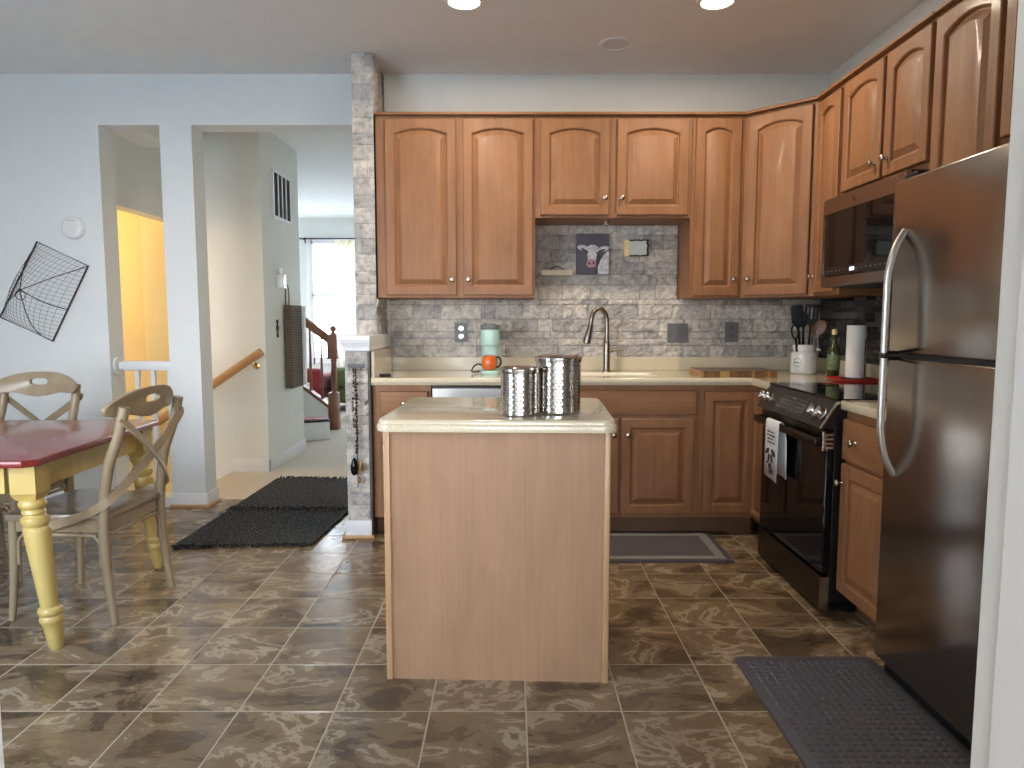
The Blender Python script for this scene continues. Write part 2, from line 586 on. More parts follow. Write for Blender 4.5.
def obj(name, bm, mat, parent=None, angle=35, kind=None):
    bmesh.ops.recalc_face_normals(bm, faces=bm.faces[:])
    me = bpy.data.meshes.new(name)
    bm.to_mesh(me)
    bm.free()
    me.materials.append(MATS[mat])
    if angle:
        for p in me.polygons:
            p.use_smooth = True
        me.set_sharp_from_angle(angle=math.radians(angle))
    o = bpy.data.objects.new(name, me)
    COL.objects.link(o)
    if parent:
        o.parent = parent
    if kind:
        o['kind'] = kind
    return o


def text(name, body, size, mat, parent, loc, rot, depth=0.0005, align='CENTER'):
    cu = bpy.data.curves.new(name, 'FONT')
    cu.body = body
    cu.size = size
    cu.align_x = align
    cu.align_y = 'CENTER'
    cu.extrude = depth
    cu.materials.append(MATS[mat])
    o = bpy.data.objects.new(name, cu)
    COL.objects.link(o)
    o.parent = parent
    o.location = loc
    o.rotation_euler = rot
    return o


def tag(o, label, cat, group=None):
    o['label'] = label
    o['category'] = cat
    if group:
        o['group'] = group
    return o


def thing(name, label, cat, loc=(0, 0, 0), rotz=0.0, group=None):
    o = bpy.data.objects.new(name, None)
    COL.objects.link(o)
    o.empty_display_size = 0.1
    o.location = loc
    o.rotation_euler = (0, 0, rotz)
    return tag(o, label, cat, group)


def struct(name, bm, mat, angle=None, parent=None):
    return obj(name, bm, mat, parent, angle, None if parent else 'structure')


def dup(root, loc, rotz, label):
    r = root.copy()
    COL.objects.link(r)
    r.location = loc
    r.rotation_euler = (0, 0, rotz)
    r['label'] = label
    for ch in list(root.children):
        c = ch.copy()
        COL.objects.link(c)
        c.parent = r
        for g in list(ch.children):
            d = g.copy()
            COL.objects.link(d)
            d.parent = c
    return r


# ------------------------------------------------------------------ the setting
H = 2.78          # ceiling
RX = 1.995         # kitchen right wall
BY = 4.6          # back wall / dining wall face
LX = -4.2         # dining left wall
FY = 0.95         # front wall face (patio door side)

b = BM(); box(b, LX - .1, RX + .1, 0.85, 4.80, -.06, 0); struct('floor', b, 'slate_tile')
b = BM(); box(b, -2.29, -0.80, 4.80, 11.1, -.06, 0.004); box(b, -4.6, -2.29, 5.95, 11.1, -.06, 0.004); struct('floor_hall', b, 'carpet_beige')
b = BM(); box(b, LX - .1, RX + .1, 0.85, 11.1, H, H + .08); box(b, -4.7, LX - .1, 4.6, 11.1, H, H + .08); struct('ceiling', b, 'ceiling_paint')

b = BM(); box(b, -0.81, RX + .1, BY, 4.72, 0, H); struct('wall_back', b, 'wall_paint')
b = BM(); box(b, RX, RX + .1, 0.85, BY, 0, H); struct('wall_right', b, 'wall_paint')
b = BM(); box(b, LX - .1, LX, 0.85, BY + .17, 0, H); struct('wall_left', b, 'wall_paint_dining')

# dining wall with the two tall openings and the column between them
O1L, O1R, O2L, O2R, OT = -2.626, -2.238, -2.035, -0.94, 2.468
b = BM()
box(b, LX, O1L, BY, BY + .17, 0, H)
box(b, O1R, O2L, BY, BY + .17, 0, OT)
box(b, O1L, O2R, BY, BY + .17, OT, H)
box(b, O1L, O1R, BY, BY + .17, -.05, 0.06)
struct('wall_dining', b, 'wall_paint_dining')

# front wall: patio door opening and a dining window
b = BM()
WX0, WX1, WZ0, WZ1 = -3.2, -1.5, 0.5, 2.3
DX0, DX1, DZ = -0.803, 0.730, 2.08
y0, y1 = FY - .1, FY + .02
box(b, LX, WX0, y0, y1, 0, H); box(b, WX0, WX1, y0, y1, 0, WZ0); box(b, WX0, WX1, y0, y1, WZ1, H)
box(b, WX1, DX0, y0, y1, 0, H); box(b, DX0, DX1, y0, y1, DZ, H); box(b, DX1, RX, y0, y1, 0, H)
struct('wall_front', b, 'wall_paint')
# white cased opening
b = BM()
box(b, 0.666, 0.732, 0.84, 0.975, 0, 2.09, .004); box(b, 0.657, 0.672, 0.84, 0.925, 0, 2.06, .003)
box(b, -0.805, -0.740, 0.84, 0.975, 0, 2.09, .004); box(b, -0.746, -0.731, 0.84, 0.90, 0, 2.06, .003)
box(b, -0.740, 0.666, 0.84, 0.975, 2.03, 2.09, .004)
struct('door_1', b, 'white_trim')
# sunroom behind the camera, with windows along its outer wall
QX0, QX1, QY = -1.2, 2.6, -2.6
b = BM(); box(b, QX0 - .1, QX1 + .1, QY - .1, .85, -.06, 0); struct('floor_sunroom', b, 'sunroom_oak')
b = BM(); box(b, QX0 - .1, QX1 + .1, QY - .1, .85, 2.5, 2.58); struct('ceiling_sunroom', b, 'ceiling_paint')
b = BM(); box(b, QX0 - .1, QX0, QY, .85, 0, 2.5); struct('wall_sunroom_left', b, 'wall_paint')
b = BM(); box(b, QX1, QX1 + .1, QY, .85, 0, 2.5); struct('wall_sunroom_right', b, 'wall_paint')
b = BM(); box(b, RX + .1, QX1 + .1, .85, .95, 0, 2.58); struct('wall_sunroom_front', b, 'wall_paint')
b = BM()
qs = [(-1.0, .55), (.85, 2.4)]
box(b, QX0, QX1, QY - .1, QY, 0, .4); box(b, QX0, QX1, QY - .1, QY, 2.35, 2.5)
for xa, xb in ((QX0, -1.0), (.55, .85), (2.4, QX1)):
    box(b, xa, xb, QY - .1, QY, .4, 2.35)
struct('wall_sunroom_outer', b, 'wall_paint')
for i, (xa, xb) in enumerate(qs):
    w = bpy.data.objects.new('window_%d' % (3 + i), None); COL.objects.link(w); w['kind'] = 'structure'
    b = BM()
    for q in ((xa, xa + .05, .4, 2.35), (xb - .05, xb, .4, 2.35), (xa, xb, .4, .45), (xa, xb, 2.3, 2.35), ((xa + xb) / 2 - .03, (xa + xb) / 2 + .03, .4, 2.35)):
        box(b, q[0], q[1], QY - .09, QY, q[2], q[3], .003)
    obj('window_frame', b, 'white_trim', w)
    b = BM(); box(b, xa, xb, QY - .05, QY - .044, .4, 2.35); obj('window_pane', b, 'pane_glass', w)
w = bpy.data.objects.new('window_2', None); COL.objects.link(w); w['kind'] = 'structure'; w.location = (0, 0, 0)
b = BM()
for (xa, xb, za, zb) in ((WX0, WX0 + .05, WZ0, WZ1), (WX1 - .05, WX1, WZ0, WZ1), (WX0, WX1, WZ0, WZ0 + .05), (WX0, WX1, WZ1 - .05, WZ1), ((WX0 + WX1) / 2 - .03, (WX0 + WX1) / 2 + .03, WZ0, WZ1)):
    box(b, xa, xb, FY - .09, FY + .0, za, zb, .003)
obj('window_frame', b, 'white_trim', w)
b = BM(); box(b, WX0, WX1, FY - .05, FY - .044, WZ0, WZ1); obj('window_pane', b, 'pane_glass', w)

# hall, stairwell, living room
HY = 5.68
HX = -1.985
b = BM(); box(b, HX - .12, HX, HY, 6.66, 0, H); struct('wall_hall', b, 'wall_paint')
b = BM(); box(b, -2.66, HX - .0006, HY - .001, HY + .12, -2.4, H)
struct('wall_stairwell', b, 'wall_paint')
b = BM(); box(b, -2.95, -2.66, HY - .001, HY + .12, -2.4, H)
struct('wall_stairwell_side', b, 'wall_paint_stair')
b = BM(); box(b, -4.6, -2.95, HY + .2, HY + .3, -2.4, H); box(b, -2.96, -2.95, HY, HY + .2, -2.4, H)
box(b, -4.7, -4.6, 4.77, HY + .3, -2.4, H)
struct('wall_stairwell_recess', b, 'recess_shade_ochre')
b = BM(); box(b, -2.78, -2.66, BY + .17, HY, 2.01, H); box(b, -2.66, -2.42, BY + .17, 5.2, 2.469, H); struct('wall_stair_header', b, 'wall_paint')
b = BM(); box(b, -4.6, -2.95, HY + .1, HY + .2, -1.0, 1.2); struct('trim_stair_ledge', b, 'recess_shade_ochre')
b = BM(); box(b, -4.6, -2.29, 4.77, 4.79, -2.4, -.05); box(b, -2.29, -2.27, 4.77, HY, -2.4, -.06); box(b, -4.7, -2.27, 4.7, HY + .3, -2.5, -2.4); struct('wall_stair_lower', b, 'wall_paint_stair')
b = BM(); box(b, -0.94, -0.80, 4.72, 11.1, 0, H); struct('wall_hall_right', b, 'wall_paint')
b = BM()
for q in ((HY + .3, 8.9, 0, H), (9.9, 11.1, 0, H), (8.9, 9.9, 0, .6), (8.9, 9.9, 2.2, H)):
    box(b, -4.7, -4.6, q[0], q[1], q[2], q[3])
struct('wall_living_left', b, 'wall_paint')
w = bpy.data.objects.new('window_7', None); COL.objects.link(w); w['kind'] = 'structure'  # unseen side window, added to brighten the living room and hall
b = BM()
for q in ((8.9, 8.95, .6, 2.2), (9.85, 9.9, .6, 2.2), (8.9, 9.9, .6, .65), (8.9, 9.9, 2.15, 2.2), (8.9, 9.9, 1.38, 1.43)):
    box(b, -4.69, -4.59, q[0], q[1], q[2], q[3], .003)
obj('window_frame', b, 'white_trim', w)
b = BM(); box(b, -4.66, -4.654, 8.9, 9.9, .6, 2.2); obj('window_pane', b, 'pane_glass', w)
b = BM(); box(b, -4.6, HX - .12, HY + .3, HY + .36, 0, H); struct('wall_living_near', b, 'wall_paint')
LY = 10.97
VX0, VX1, VZ0, VZ1 = -3.09, -2.23, 0.62, 2.42
b = BM()
LW = [(-4.45, -3.42), (VX0, VX1), (-2.0, -1.05)]
for xa, xb in ((-4.6, -4.45), (-3.42, VX0), (VX1, -2.0), (-1.05, -0.80)):
    box(b, xa, xb, LY, LY + .12, 0, H)
for xa, xb in LW:
    box(b, xa, xb, LY, LY + .12, 0, VZ0); box(b, xa, xb, LY, LY + .12, VZ1, H)
struct('wall_living', b, 'wall_paint')
for i, (xa, xb) in zip((5, 1, 6), LW):  # middle window is real; the outer pair is unseen, added to brighten the hall
    w = bpy.data.objects.new('window_%d' % i, None); COL.objects.link(w); w['kind'] = 'structure'
    b = BM()
    for q in ((xa - .07, xa + .03, VZ0 - .07, VZ1 + .07), (xb - .03, xb + .07, VZ0 - .07, VZ1 + .07), (xa, xb, VZ0 - .07, VZ0 + .03), (xa, xb, VZ1 - .03, VZ1 + .07), (xa, xb, 1.585, 1.635)):
        box(b, q[0], q[1], LY - .025, LY + .1, q[2], q[3], .004)
    obj('window_frame', b, 'white_trim', w)
    b = BM(); box(b, xa, xb, LY + .05, LY + .056, VZ0, VZ1); obj('window_pane', b, 'pane_glass', w)


# baseboards: white board with an oak shoe where the tile floor meets it
def base_run(name, runs, hgt=.095):
    root = bpy.data.objects.new(name, None); COL.objects.link(root); root['kind'] = 'structure'
    a, s = BM(), BM()
    for (x0, x1, y0, y1, shoe) in runs:
        box(a, x0, x1, y0, y1, 0, hgt, .004)
        if shoe:
            e = .016
            box(s, x0 - e * shoe[0], x1 + e * shoe[1], y0 - e * shoe[2], y1 + e * shoe[3], 0, .02, .005)
    obj('board', a, 'white_trim', root)
    if len(s.verts):
        obj('shoe_molding', s, 'oak_shoe', root)
    else:
        s.free()


base_run('baseboard_dining', [(LX, O1L, BY - .014, BY, (0, 0, 1, 0)), (O1R - .014, O2L + .014, BY - .014, BY, (1, 1, 1, 0)), (O2L, O2L + .014, BY, BY + .17, (0, 1, 0, 0)), (O1R - .014, O1R, BY, BY + .17, None)])
base_run('baseboard_hall', [(HX, HX + .014, HY - .014, 6.66, None), (-2.29, HX + .014, HY - .014, HY, None)], .11)
base_run('baseboard_living', [(-4.6, -0.94, LY - .014, LY, None)])

# outside: deck, ground
b = BM(); box(b, -60, 60, -60, 70, -3.1, -3.0); struct('ground', b, 'ground_pale')


# ------------------------------------------------------------------ stone and mosaic veneers
def stones(bm, u0, u1, v0, v1, place, hs=(.045, .066, .08, .092), ls=(.10, .17, .24, .32), depth=(.010, .026), amp=1.0, rough=.0022):
    v = v0
    while v < v1 - .004:
        h = random.choice(hs)
        if v1 - v - h < .03:
            h = v1 - v
        u = u0 - random.random() * .12
        while u < u1 - .004:
            l = random.choice(ls) * random.uniform(.9, 1.1)
            a, c = max(u, u0), min(u + l, u1)
            if u1 - c < .04:
                c = u1
            u = c
            if c - a < .01:
                continue
            d = random.uniform(*depth)
            g = .0012
            nu, nv = max(4, int((c - a) / .016)), max(4, int(h / .014))
            grid = []
            tl, tv = random.uniform(-.004, .004), random.uniform(-.004, .004)
            for j in range(nv + 1):
                row = []
                for i in range(nu + 1):
                    fu, fv = i / nu, j / nv
                    edge = i in (0, nu) or j in (0, nv)
                    dd = d + tl * (fu - .5) + tv * (fv - .5) + random.uniform(-rough, rough) - (.0035 if edge else 0)
                    ju = 0 if i in (0, nu) else random.uniform(-.003, .003)
                    jv = 0 if j in (0, nv) else random.uniform(-.003, .003)
                    rx, rz = a + (c - a) * fu, v + h * fv
                    dd += amp * .010 * noise.noise(Vector((rx * 26, rz * 30, d * 900))) + .004 * noise.noise(Vector((rx * 70, rz * 80, 7 + d * 900)))
                    dd = max(dd, .003)
                    row.append(bm.verts.new(place(a + g + (c - a - 2 * g) * fu + ju, v + g + (h - 2 * g) * fv + jv, dd)))
                grid.append(row)
            for j in range(nv):
                for i in range(nu):
                    bm.faces.new((grid[j][i], grid[j][i + 1], grid[j + 1][i + 1], grid[j + 1][i]))
            rim = [grid[0][i] for i in range(nu + 1)] + [grid[j][nu] for j in range(1, nv + 1)] + [grid[nv][i] for i in range(nu - 1, -1, -1)] + [grid[j][0] for j in range(nv - 1, 0, -1)]
            back = []
            for q in range(len(rim)):
                if q <= nu:
                    fu, fv = q / nu, 0
                elif q <= nu + nv:
                    fu, fv = 1, (q - nu) / nv
                elif q <= 2 * nu + nv:
                    fu, fv = 1 - (q - nu - nv) / nu, 1
                else:
                    fu, fv = 0, 1 - (q - 2 * nu - nv) / nv
                back.append(bm.verts.new(place(a + g + (c - a - 2 * g) * fu, v + g + (h - 2 * g) * fv, 0)))
            for q in range(len(rim)):
                bm.faces.new((rim[q], back[q], back[(q + 1) % len(rim)], rim[(q + 1) % len(rim)]))
        v += h


# back splash between worktop and uppers, higher over the sink
b = BM()
box(b, -0.79, RX - .03, BY - .012, BY - .001, 0.995, 1.372)
box(b, 0.137, 1.057, BY - .012, BY - .001, 1.372, 1.842)
bs = obj('wall_back_splash_backing', b, 'stone_backing', None, None, 'structure')
b = BM()
stones(b, -0.79, RX - .03, 0.995, 1.371, lambda u, v, d: (u, BY - .012 - d, v))
stones(b, 0.139, 1.055, 1.371, 1.840, lambda u, v, d: (u, BY - .012 - d, v))
s = obj('wall_back_splash', b, 'ledger_stone', None, None, 'structure')

# stone clad wall stub beside the cabinets: low part in front, full height part behind
SX0, SX1 = -0.938, -0.812
b = BM(); box(b, SX0 + .012, SX1 - .012, 4.25, BY, 1.10, H); box(b, SX0 + .01, -0.80, 3.945, BY, 0, 1.066); struct('wall_stub', b, 'stone_backing')
b = BM()
stones(b, SX0, SX1, 1.15, H, lambda u, v, d: (u, 4.252 - d * .6, v), (.062, .075, .09, .10), (.13, .16, .2), rough=.002)
stones(b, 4.25, BY - .03, 2.44, H, lambda u, v, d: (SX1 - .016 + d, u, v), (.062, .075, .09), (.12, .17, .2))
stones(b, 4.25, BY - .03, 1.15, 1.37, lambda u, v, d: (SX1 - .016 + d, u, v), (.062, .075, .09), (.12, .17, .2))
stones(b, 4.25, BY, 1.15, H, lambda u, v, d: (SX0 + .016 - d * .5, u, v), (.062, .075, .09), (.12, .17, .2), amp=.3)
stones(b, SX0, SX1 + .002, .10, 1.068, lambda u, v, d: (u, 3.948 - d * .6, v), (.05, .062, .075, .09), (.07, .1, .14, .2), rough=.002)
stones(b, 3.945, BY, .10, 1.068, lambda u, v, d: (SX0 + .016 - d * .5, u, v), (.05, .062, .075, .09), (.12, .17, .2), amp=.3)
obj('wall_stub_stone', b, 'ledger_stone', None, None, 'structure')
# white cap with a flared molding, base block and oak shoe
b = BM()
cx0, cx1, cy0 = SX0, -0.798, 3.93
levels = [(0.0, 1.066), (0.006, 1.07), (0.008, 1.088), (0.022, 1.115), (0.024, 1.128), (0.032, 1.13), (0.032, 1.153)]
rs = []
for e, z in levels:
    rs.append([(cx0 - e, cy0 - e, z), (cx1 + e * .3, cy0 - e, z), (cx1 + e * .3, BY - .03, z), (cx0 - e, BY - .002, z)])
rings(b, rs)
struct('trim_cap', b, 'white_trim')
base_run('baseboard_stub', [(SX0 - .014, -0.80, 3.92, 3.935, (1, 1, 1, 0)), (SX0 - .014, SX0, 3.935, BY, (1, 0, 0, 0))], .105)

# dark mosaic behind the range
b = BM(); box(b, RX - .012, RX - .001, 2.44, BY - .03, 0.995, 1.85); obj('wall_right_splash_backing', b, 'stone_backing', None, None, 'structure')
b = BM()
v = 0.995
while v < 1.83:
    h = random.choice((.016, .024, .024, .032))
    u = 2.47
    while u < BY - .04:
        l = random.choice((.05, .1, .15, .2))
        c = min(u + l, BY - .035)
        box(b, RX - .012 - random.uniform(.005, .009), RX - .012, u + .001, c - .001, v + .001, v + h - .001)
        u = c
    v += h
obj('wall_right_splash', b, 'mosaic_strip', None, None, 'structure')


# ------------------------------------------------------------------ cabinets
def door_loop(w, h, inset, zlow, rise, y, arch, n=12):
    """closed loop in the door's own plane; its upper edge is an arch when arch is set"""
    x0, x1 = inset, w - inset
    z0 = zlow
    zt = h - inset
    pts = [(x0, y, z0), (x1, y, z0)]
    for i in range(n + 1):
        t = i / n
        x = x1 + (x0 - x1) * t
        z = zt
        if arch:
            z = zt - rise + rise * (1 - (2 * t - 1) ** 2)
        pts.append((x, y, z))
    return pts


def door_mesh(w, h, arch=True, stile=.056, t=.022, flat=False):
    b = BM()
    rise = min(.030, w * .10)
    if flat:
        stile = .012
    rs = [door_loop(w, h, 0, 0, 0, 0, False), door_loop(w, h, 0, 0, 0, -t + .004, False), door_loop(w, h, .004, .004, 0, -t, False)]
    if flat:
        rs.append(door_loop(w, h, .018, .018, 0, -t - .002, False))
        rings(b, rs)
        return b
    for ins, yy in ((stile - .006, -t), (stile, -t + .004), (stile + .003, -t + .0145), (stile + .009, -t + .015), (stile + .036, -t + .001)):
        rs.append(door_loop(w, h, ins, ins, rise * (1 - (ins - stile) * 2), yy, arch))
    rings(b, rs)
    return b


def knob_mesh():
    b = BM()
    lathe(b, [(.009, 0), (.0085, .003), (.005, .006), (.005, .014), (.0125, .018), (.0158, .023), (.0155, .027), (.0115, .031), (.005, .0325)], 20, (0, 0, 0), 'y')
    return b


KNOB_ME = None


def knob(parent, x, z, y):
    global KNOB_ME
    if KNOB_ME is None:
        o = obj('knob', knob_mesh(), 'satin_nickel', parent, 60)
        KNOB_ME = o.data
    else:
        o = bpy.data.objects.new('knob', KNOB_ME)
        COL.objects.link(o)
        o.parent = parent
    o.location = (x, y, z)
    return o


def cabinet(name, label, group, loc, rotz, w, h, d, fronts, toe=False, top=False, ends=(0, 0), box_poly=None, cat='cabinet', hollow=False):
    """local frame: x along the front, front face at y=0, back at y=d"""
    root = thing(name, label, cat, loc, rotz, group)
    b = BM()
    z0 = .105 if toe else 0
    if hollow:
        box(b, 0, w, 0, .02, z0, h); box(b, 0, .02, .02, d, z0, h); box(b, w - .02, w, .02, d, z0, h); box(b, .02, w - .02, .02, d, z0, z0 + .02)
    elif box_poly:
        prism(b, box_poly, z0, h, 'z')
    else:
        box(b, ends[0], w - ends[1], 0, d, z0, h, .0015, 1)
    obj('body', b, 'cabinet_maple', root, None)
    if toe:
        b = BM(); box(b, .0, w, .075, .09, 0, .106); box(b, .0, w, .067, .0749, 0, .018, .003); obj('toe_board', b, 'toe_kick', root, None)
    if top:
        b = BM(); box(b, ends[0], w - ends[1], -.028, .012, h - .004, h + .012, .003, 1); obj('top_molding', b, 'cabinet_maple_across', root, None)
    for f in fronts:
        kind, x0, x1, za, zb, kx, kz = f[:7]
        arch = f[7] if len(f) > 7 else True
        if kind == 'door':
            o = obj('door', door_mesh(x1 - x0, zb - za, arch), 'cabinet_maple', root, 25)
        else:
            o = obj('drawer' if kind == 'drawer' else 'drawer_front', door_mesh(x1 - x0, zb - za, flat=True), 'cabinet_maple_across', root, 25)
        o.location = (x0, -.0005, za)
        if kx is not None:
            knob(o, kx - x0, kz - za, -.022)
    return root


UF = 4.27      # face of the back wall uppers
UG = 'maple wall cabinets'
BG = 'maple base cabinets'
ub, ut = 1.372, 2.437
uh = ut - ub
cabinet('wall_cabinet', 'tall maple wall cabinet with two arched doors beside the stone stub', UG, (-.808, UF, ub), 0, .943, uh, BY - UF - .002,
        [('door', .057, .475, .016, uh - .026, .447, .105), ('door', .516, .928, .016, uh - .026, .545, .105)], top=True)
cabinet('wall_cabinet', 'short maple wall cabinet with two arched doors over the cow picture', UG, (.136, UF, 1.842), 0, .921, ut - 1.842, BY - UF - .002,
        [('door', .028, .434, .016, ut - 1.842 - .026, .409, .112), ('door', .48, .901, .016, ut - 1.842 - .026, .507, .112)], top=True)
cabinet('wall_cabinet', 'narrow maple wall cabinet with one slim arched door beside the corner cabinet', UG, (1.058, UF, ub), 0, .311, uh, BY - UF - .002,
        [('door', .02, .288, .012, uh - .022, .256, .108)], top=True)
# diagonal corner cabinet: local frame turned 45 degrees, carcass fills the corner
dl = math.hypot(.305, .305)
cs = math.cos(PI / 4)


def diag(px, py):
    dx, dy = px - 1.37, py - UF
    return ((dx - dy) * cs, (dx + dy) * cs)


poly = [diag(1.37, UF), diag(1.675, UF - .305), diag(RX - .002, UF - .305), diag(RX - .002, BY - .002), diag(1.37, BY - .002)]
cabinet('wall_cabinet', 'diagonal maple corner wall cabinet with one arched door above the crock', UG, (1.37, UF, ub), -PI / 4, dl, uh, .3,
        [('door', .03, dl - .03, .012, uh - .022, .058, .108)], top=True, box_poly=poly)
UX = 1.675
cabinet('wall_cabinet', 'slim maple wall cabinet squeezed between the corner cabinet and the microwave', UG, (UX, UF - .306, ub), -PI / 2, .310, uh, RX - UX - .002,
        [('door', .024, .284, .016, uh - .03, .04, .105)], top=True)
cabinet('wall_cabinet', 'short maple wall cabinet with two arched doors right above the microwave', UG, (UX, 3.651, 1.848), -PI / 2, .766, ut - 1.848, RX - UX - .002,
        [('door', .014, .388, .03, ut - 1.848 - .026, .345, .105), ('door', .418, .752, .03, ut - 1.848 - .026, .455, .105)], top=True)
cabinet('wall_cabinet', 'maple wall cabinet with one arched door between the microwave and refrigerator', UG, (UX, 2.884, ub), -PI / 2, .402, uh, RX - UX - .002,
        [('door', .014, .388, .016, uh - .026, .04, .105)], top=True)
cabinet('wall_cabinet', 'maple wall cabinet mounted directly over the refrigerator top', UG, (UX, 2.481, 1.84), -PI / 2, .78, ut - 1.84, RX - UX - .002,
        [('door', .014, .385, .016, ut - 1.84 - .026, .355, .10), ('door', .40, .766, .016, ut - 1.84 - .026, .43, .10)], top=True)

# base cabinets
BF = 3.99
bh = .874
bd = BY - BF - .02
cabinet('base_cabinet', 'maple base cabinet of four stacked drawers beside the stone stub', BG, (-.795, BF, 0), 0, .332, bh, bd,
        [('drawer', .044, .316, .705, .838, .18, .77), ('drawer', .044, .316, .54, .69, .18, .615), ('drawer', .044, .316, .365, .525, .18, .445), ('drawer', .044, .316, .135, .35, .18, .25)], toe=True)
cabinet('base_cabinet', 'maple sink base cabinet with a long false drawer over two doors', BG, (.145, BF, 0), 0, .92, bh, bd,
        [('drawer_front', .04, .898, .703, .845, None, None), ('door', .04, .46, .13, .682, .43, .59, False), ('door', .474, .89, .13, .682, .509, .59, False)], toe=True, hollow=True)
cabinet('base_cabinet', 'maple corner base cabinet with one full height door near the oven', BG, (1.066, BF, 0), 0, .335, bh, bd,
        [('door', .022, .314, .136, .836, None, None, False)], toe=True)
# filler face between the corner and the oven
b = BM(); box(b, 1.402, RX - .02, 3.657, 3.988, .105, bh); box(b, 1.378, 1.402, 3.657, 3.962, .105, bh)
root = thing('base_cabinet', 'narrow maple filler unit turning the corner next to the oven', 'cabinet', (0, 0, 0), 0, BG)
obj('body', b, 'cabinet_maple', root, None)
b = BM(); box(b, 1.455, 1.47, 3.657, 4.06, 0, .105); obj('toe_board', b, 'toe_kick', root, None)
b = door_mesh(.25, .70, False, .03); o = obj('panel', b, 'cabinet_maple', root, 25); o.location = (1.3775, 3.95, .136); o.rotation_euler = (0, 0, -PI / 2)
BX = 1.378
cabinet('base_cabinet', 'maple base cabinet with drawer and door between oven and refrigerator', BG, (BX, 2.884, 0), -PI / 2, .40, bh, RX - BX - .02,
        [('drawer', .012, .388, .672, .838, .13, .755), ('door', .012, .388, .115, .655, .028, .575, False)], toe=True)

# dishwasher
root = thing('dishwasher', 'built-in dishwasher with a bright steel front behind the island', 'dishwasher', (-.461, BF, 0))
b = BM(); box(b, .003, .601, .005, .58, .10, .87); obj('body', b, 'oven_black', root, None)
b = BM(); box(b, .006, .598, -.022, .004, .115, .75, .005); obj('door', b, 'steel_brushed', root, None)
b = BM(); box(b, .006, .598, -.022, .004, .756, .858, .005); obj('control_panel', b, 'steel_brushed', root, None)
b = BM(); box(b, .01, .594, .06, .075, 0, .10); obj('toe_board', b, 'oven_black', root, None)

# ------------------------------------------------------------------ worktops
CT, CB = .914, .875
root = thing('worktop', 'long cream worktop running along the stone splash into the corner', 'worktop', (0, 0, 0))
b = BM()
SKX0, SKX1, SKY0, SKY1 = .24, .86, 4.085, 4.40
xa, xb = -.797, RX - .014
ya, yb = 3.963, BY - .016
# slab in one piece with a cut-out for the sink: outline rings, then the two faces made of quads
pcs = [(xa, SKX0, ya, yb), (SKX1, 1.352, ya, yb), (SKX0, SKX1, ya, SKY0), (SKX0, SKX1, SKY1, yb), (1.352, xb, 3.656, yb)]
for p in pcs:
    box(b, p[0], p[1], p[2], p[3], CB, CT)
bmesh.ops.remove_doubles(b, verts=b.verts[:], dist=.0004)
obj('slab', b, 'worktop_cream', root, None)
b = BM()
n = 8
prof = [(-.006, CB - .001)] + [(-.006 - .007 * math.sin(PI * i / n), CB + .0385 - (CB + .0385 - CB) * (1 - i / n)) for i in range(n + 1)] + [(.006, CT + .001)]
prism(b, [(ya + q[0] + .004, q[1]) for q in prof] + [(ya + .01, CB)], xa, 1.345, 'x')
obj('front_edge', b, 'worktop_cream', root, 60)
b = BM()
box(b, xa + .02, xb - .02, yb - .018, yb, CT, 1.0, .003)
box(b, xb - .018, xb, 3.656, yb - .018, CT, 1.0, .003)
obj('backsplash_lip', b, 'worktop_cream', root, None)
b = BM(); box(b, xa + .002, xa + .02, ya + .0, yb - .02, CT, 1.064, .003); obj('side_splash', b, 'worktop_cream', root, None)

root = thing('worktop', 'short cream worktop between the oven and the refrigerator', 'worktop', (0, 0, 0))
b = BM(); box(b, 1.348, xb, 2.44, 2.882, CB, CT, .006); obj('slab', b, 'worktop_cream', root, 40)
b = BM(); box(b, xb - .018, xb, 2.44, 2.882, CT, 1.0, .003); obj('backsplash_lip', b, 'worktop_cream', root, None)

# sink
root = thing('sink', 'cream undermount sink set in the long worktop', 'sink', (.55, 4.24, CT))
b = BM()
hw, hd = (SKX1 - SKX0) / 2 - .002, (SKY1 - SKY0) / 2 - .002
rs = []
for (e, z) in ((0, -.002), (0, -.03), (-.004, -.12), (-.03, -.175), (-.06, -.185)):
    rs.append([(p[0], p[1], z) for p in rrect(-hw - e, hw + e, -hd - e, hd + e, .03 if e > -.03 else .02, 4)])
rings(b, rs, False, True)
o = obj('basin', b, 'sink_cream', root, 40)
m = o.modifiers.new('thickness', 'SOLIDIFY'); m.thickness = .006; m.offset = 1
b = BM(); lathe(b, [(.04, -.1845), (.04, -.181), (.03, -.1825), (.012, -.1825)], 20); obj('drain', b, 'satin_nickel', root, 40)

# faucet
root = thing('faucet', 'tall brushed gooseneck faucet behind the sink', 'faucet', (.595, 4.46, CT + .0005))
b = BM(); lathe(b, [(.028, 0), (.028, .006), (.022, .012), (.021, .03), (.021, .17), (.019, .19), (.0135, .20)], 24); obj('body', b, 'brushed_nickel', root, 40)
path = [(0, 0, .19), (0, 0, .30)] + [(-.052 + .052 * math.cos(a), -.035 * (1 - math.cos(a)) * .5, .31 + .085 * math.sin(a)) for a in [PI * i / 14 for i in range(1, 14)]] + [(-.108, -.036, .29)]
b = BM(); tube(b, path, .0140, 14); obj('spout', b, 'brushed_nickel', root, 60)
b = BM(); tube(b, [(-.107, -.036, .295), (-.113, -.037, .265), (-.122, -.038, .225), (-.130, -.039, .19), (-.132, -.039, .178)], [.0155, .0195, .0225, .025, .0235], 16); obj('spray_head', b, 'brushed_nickel', root, 60)
b = BM(); tube(b, [(.015, 0, .135), (.045, -.002, .137)], [.013, .013], 12); tube(b, [(.045, -.002, .137), (.075, -.006, .140), (.108, -.012, .143)], [.010, .0095, .008], 10); obj('handle', b, 'brushed_nickel', root, 60)

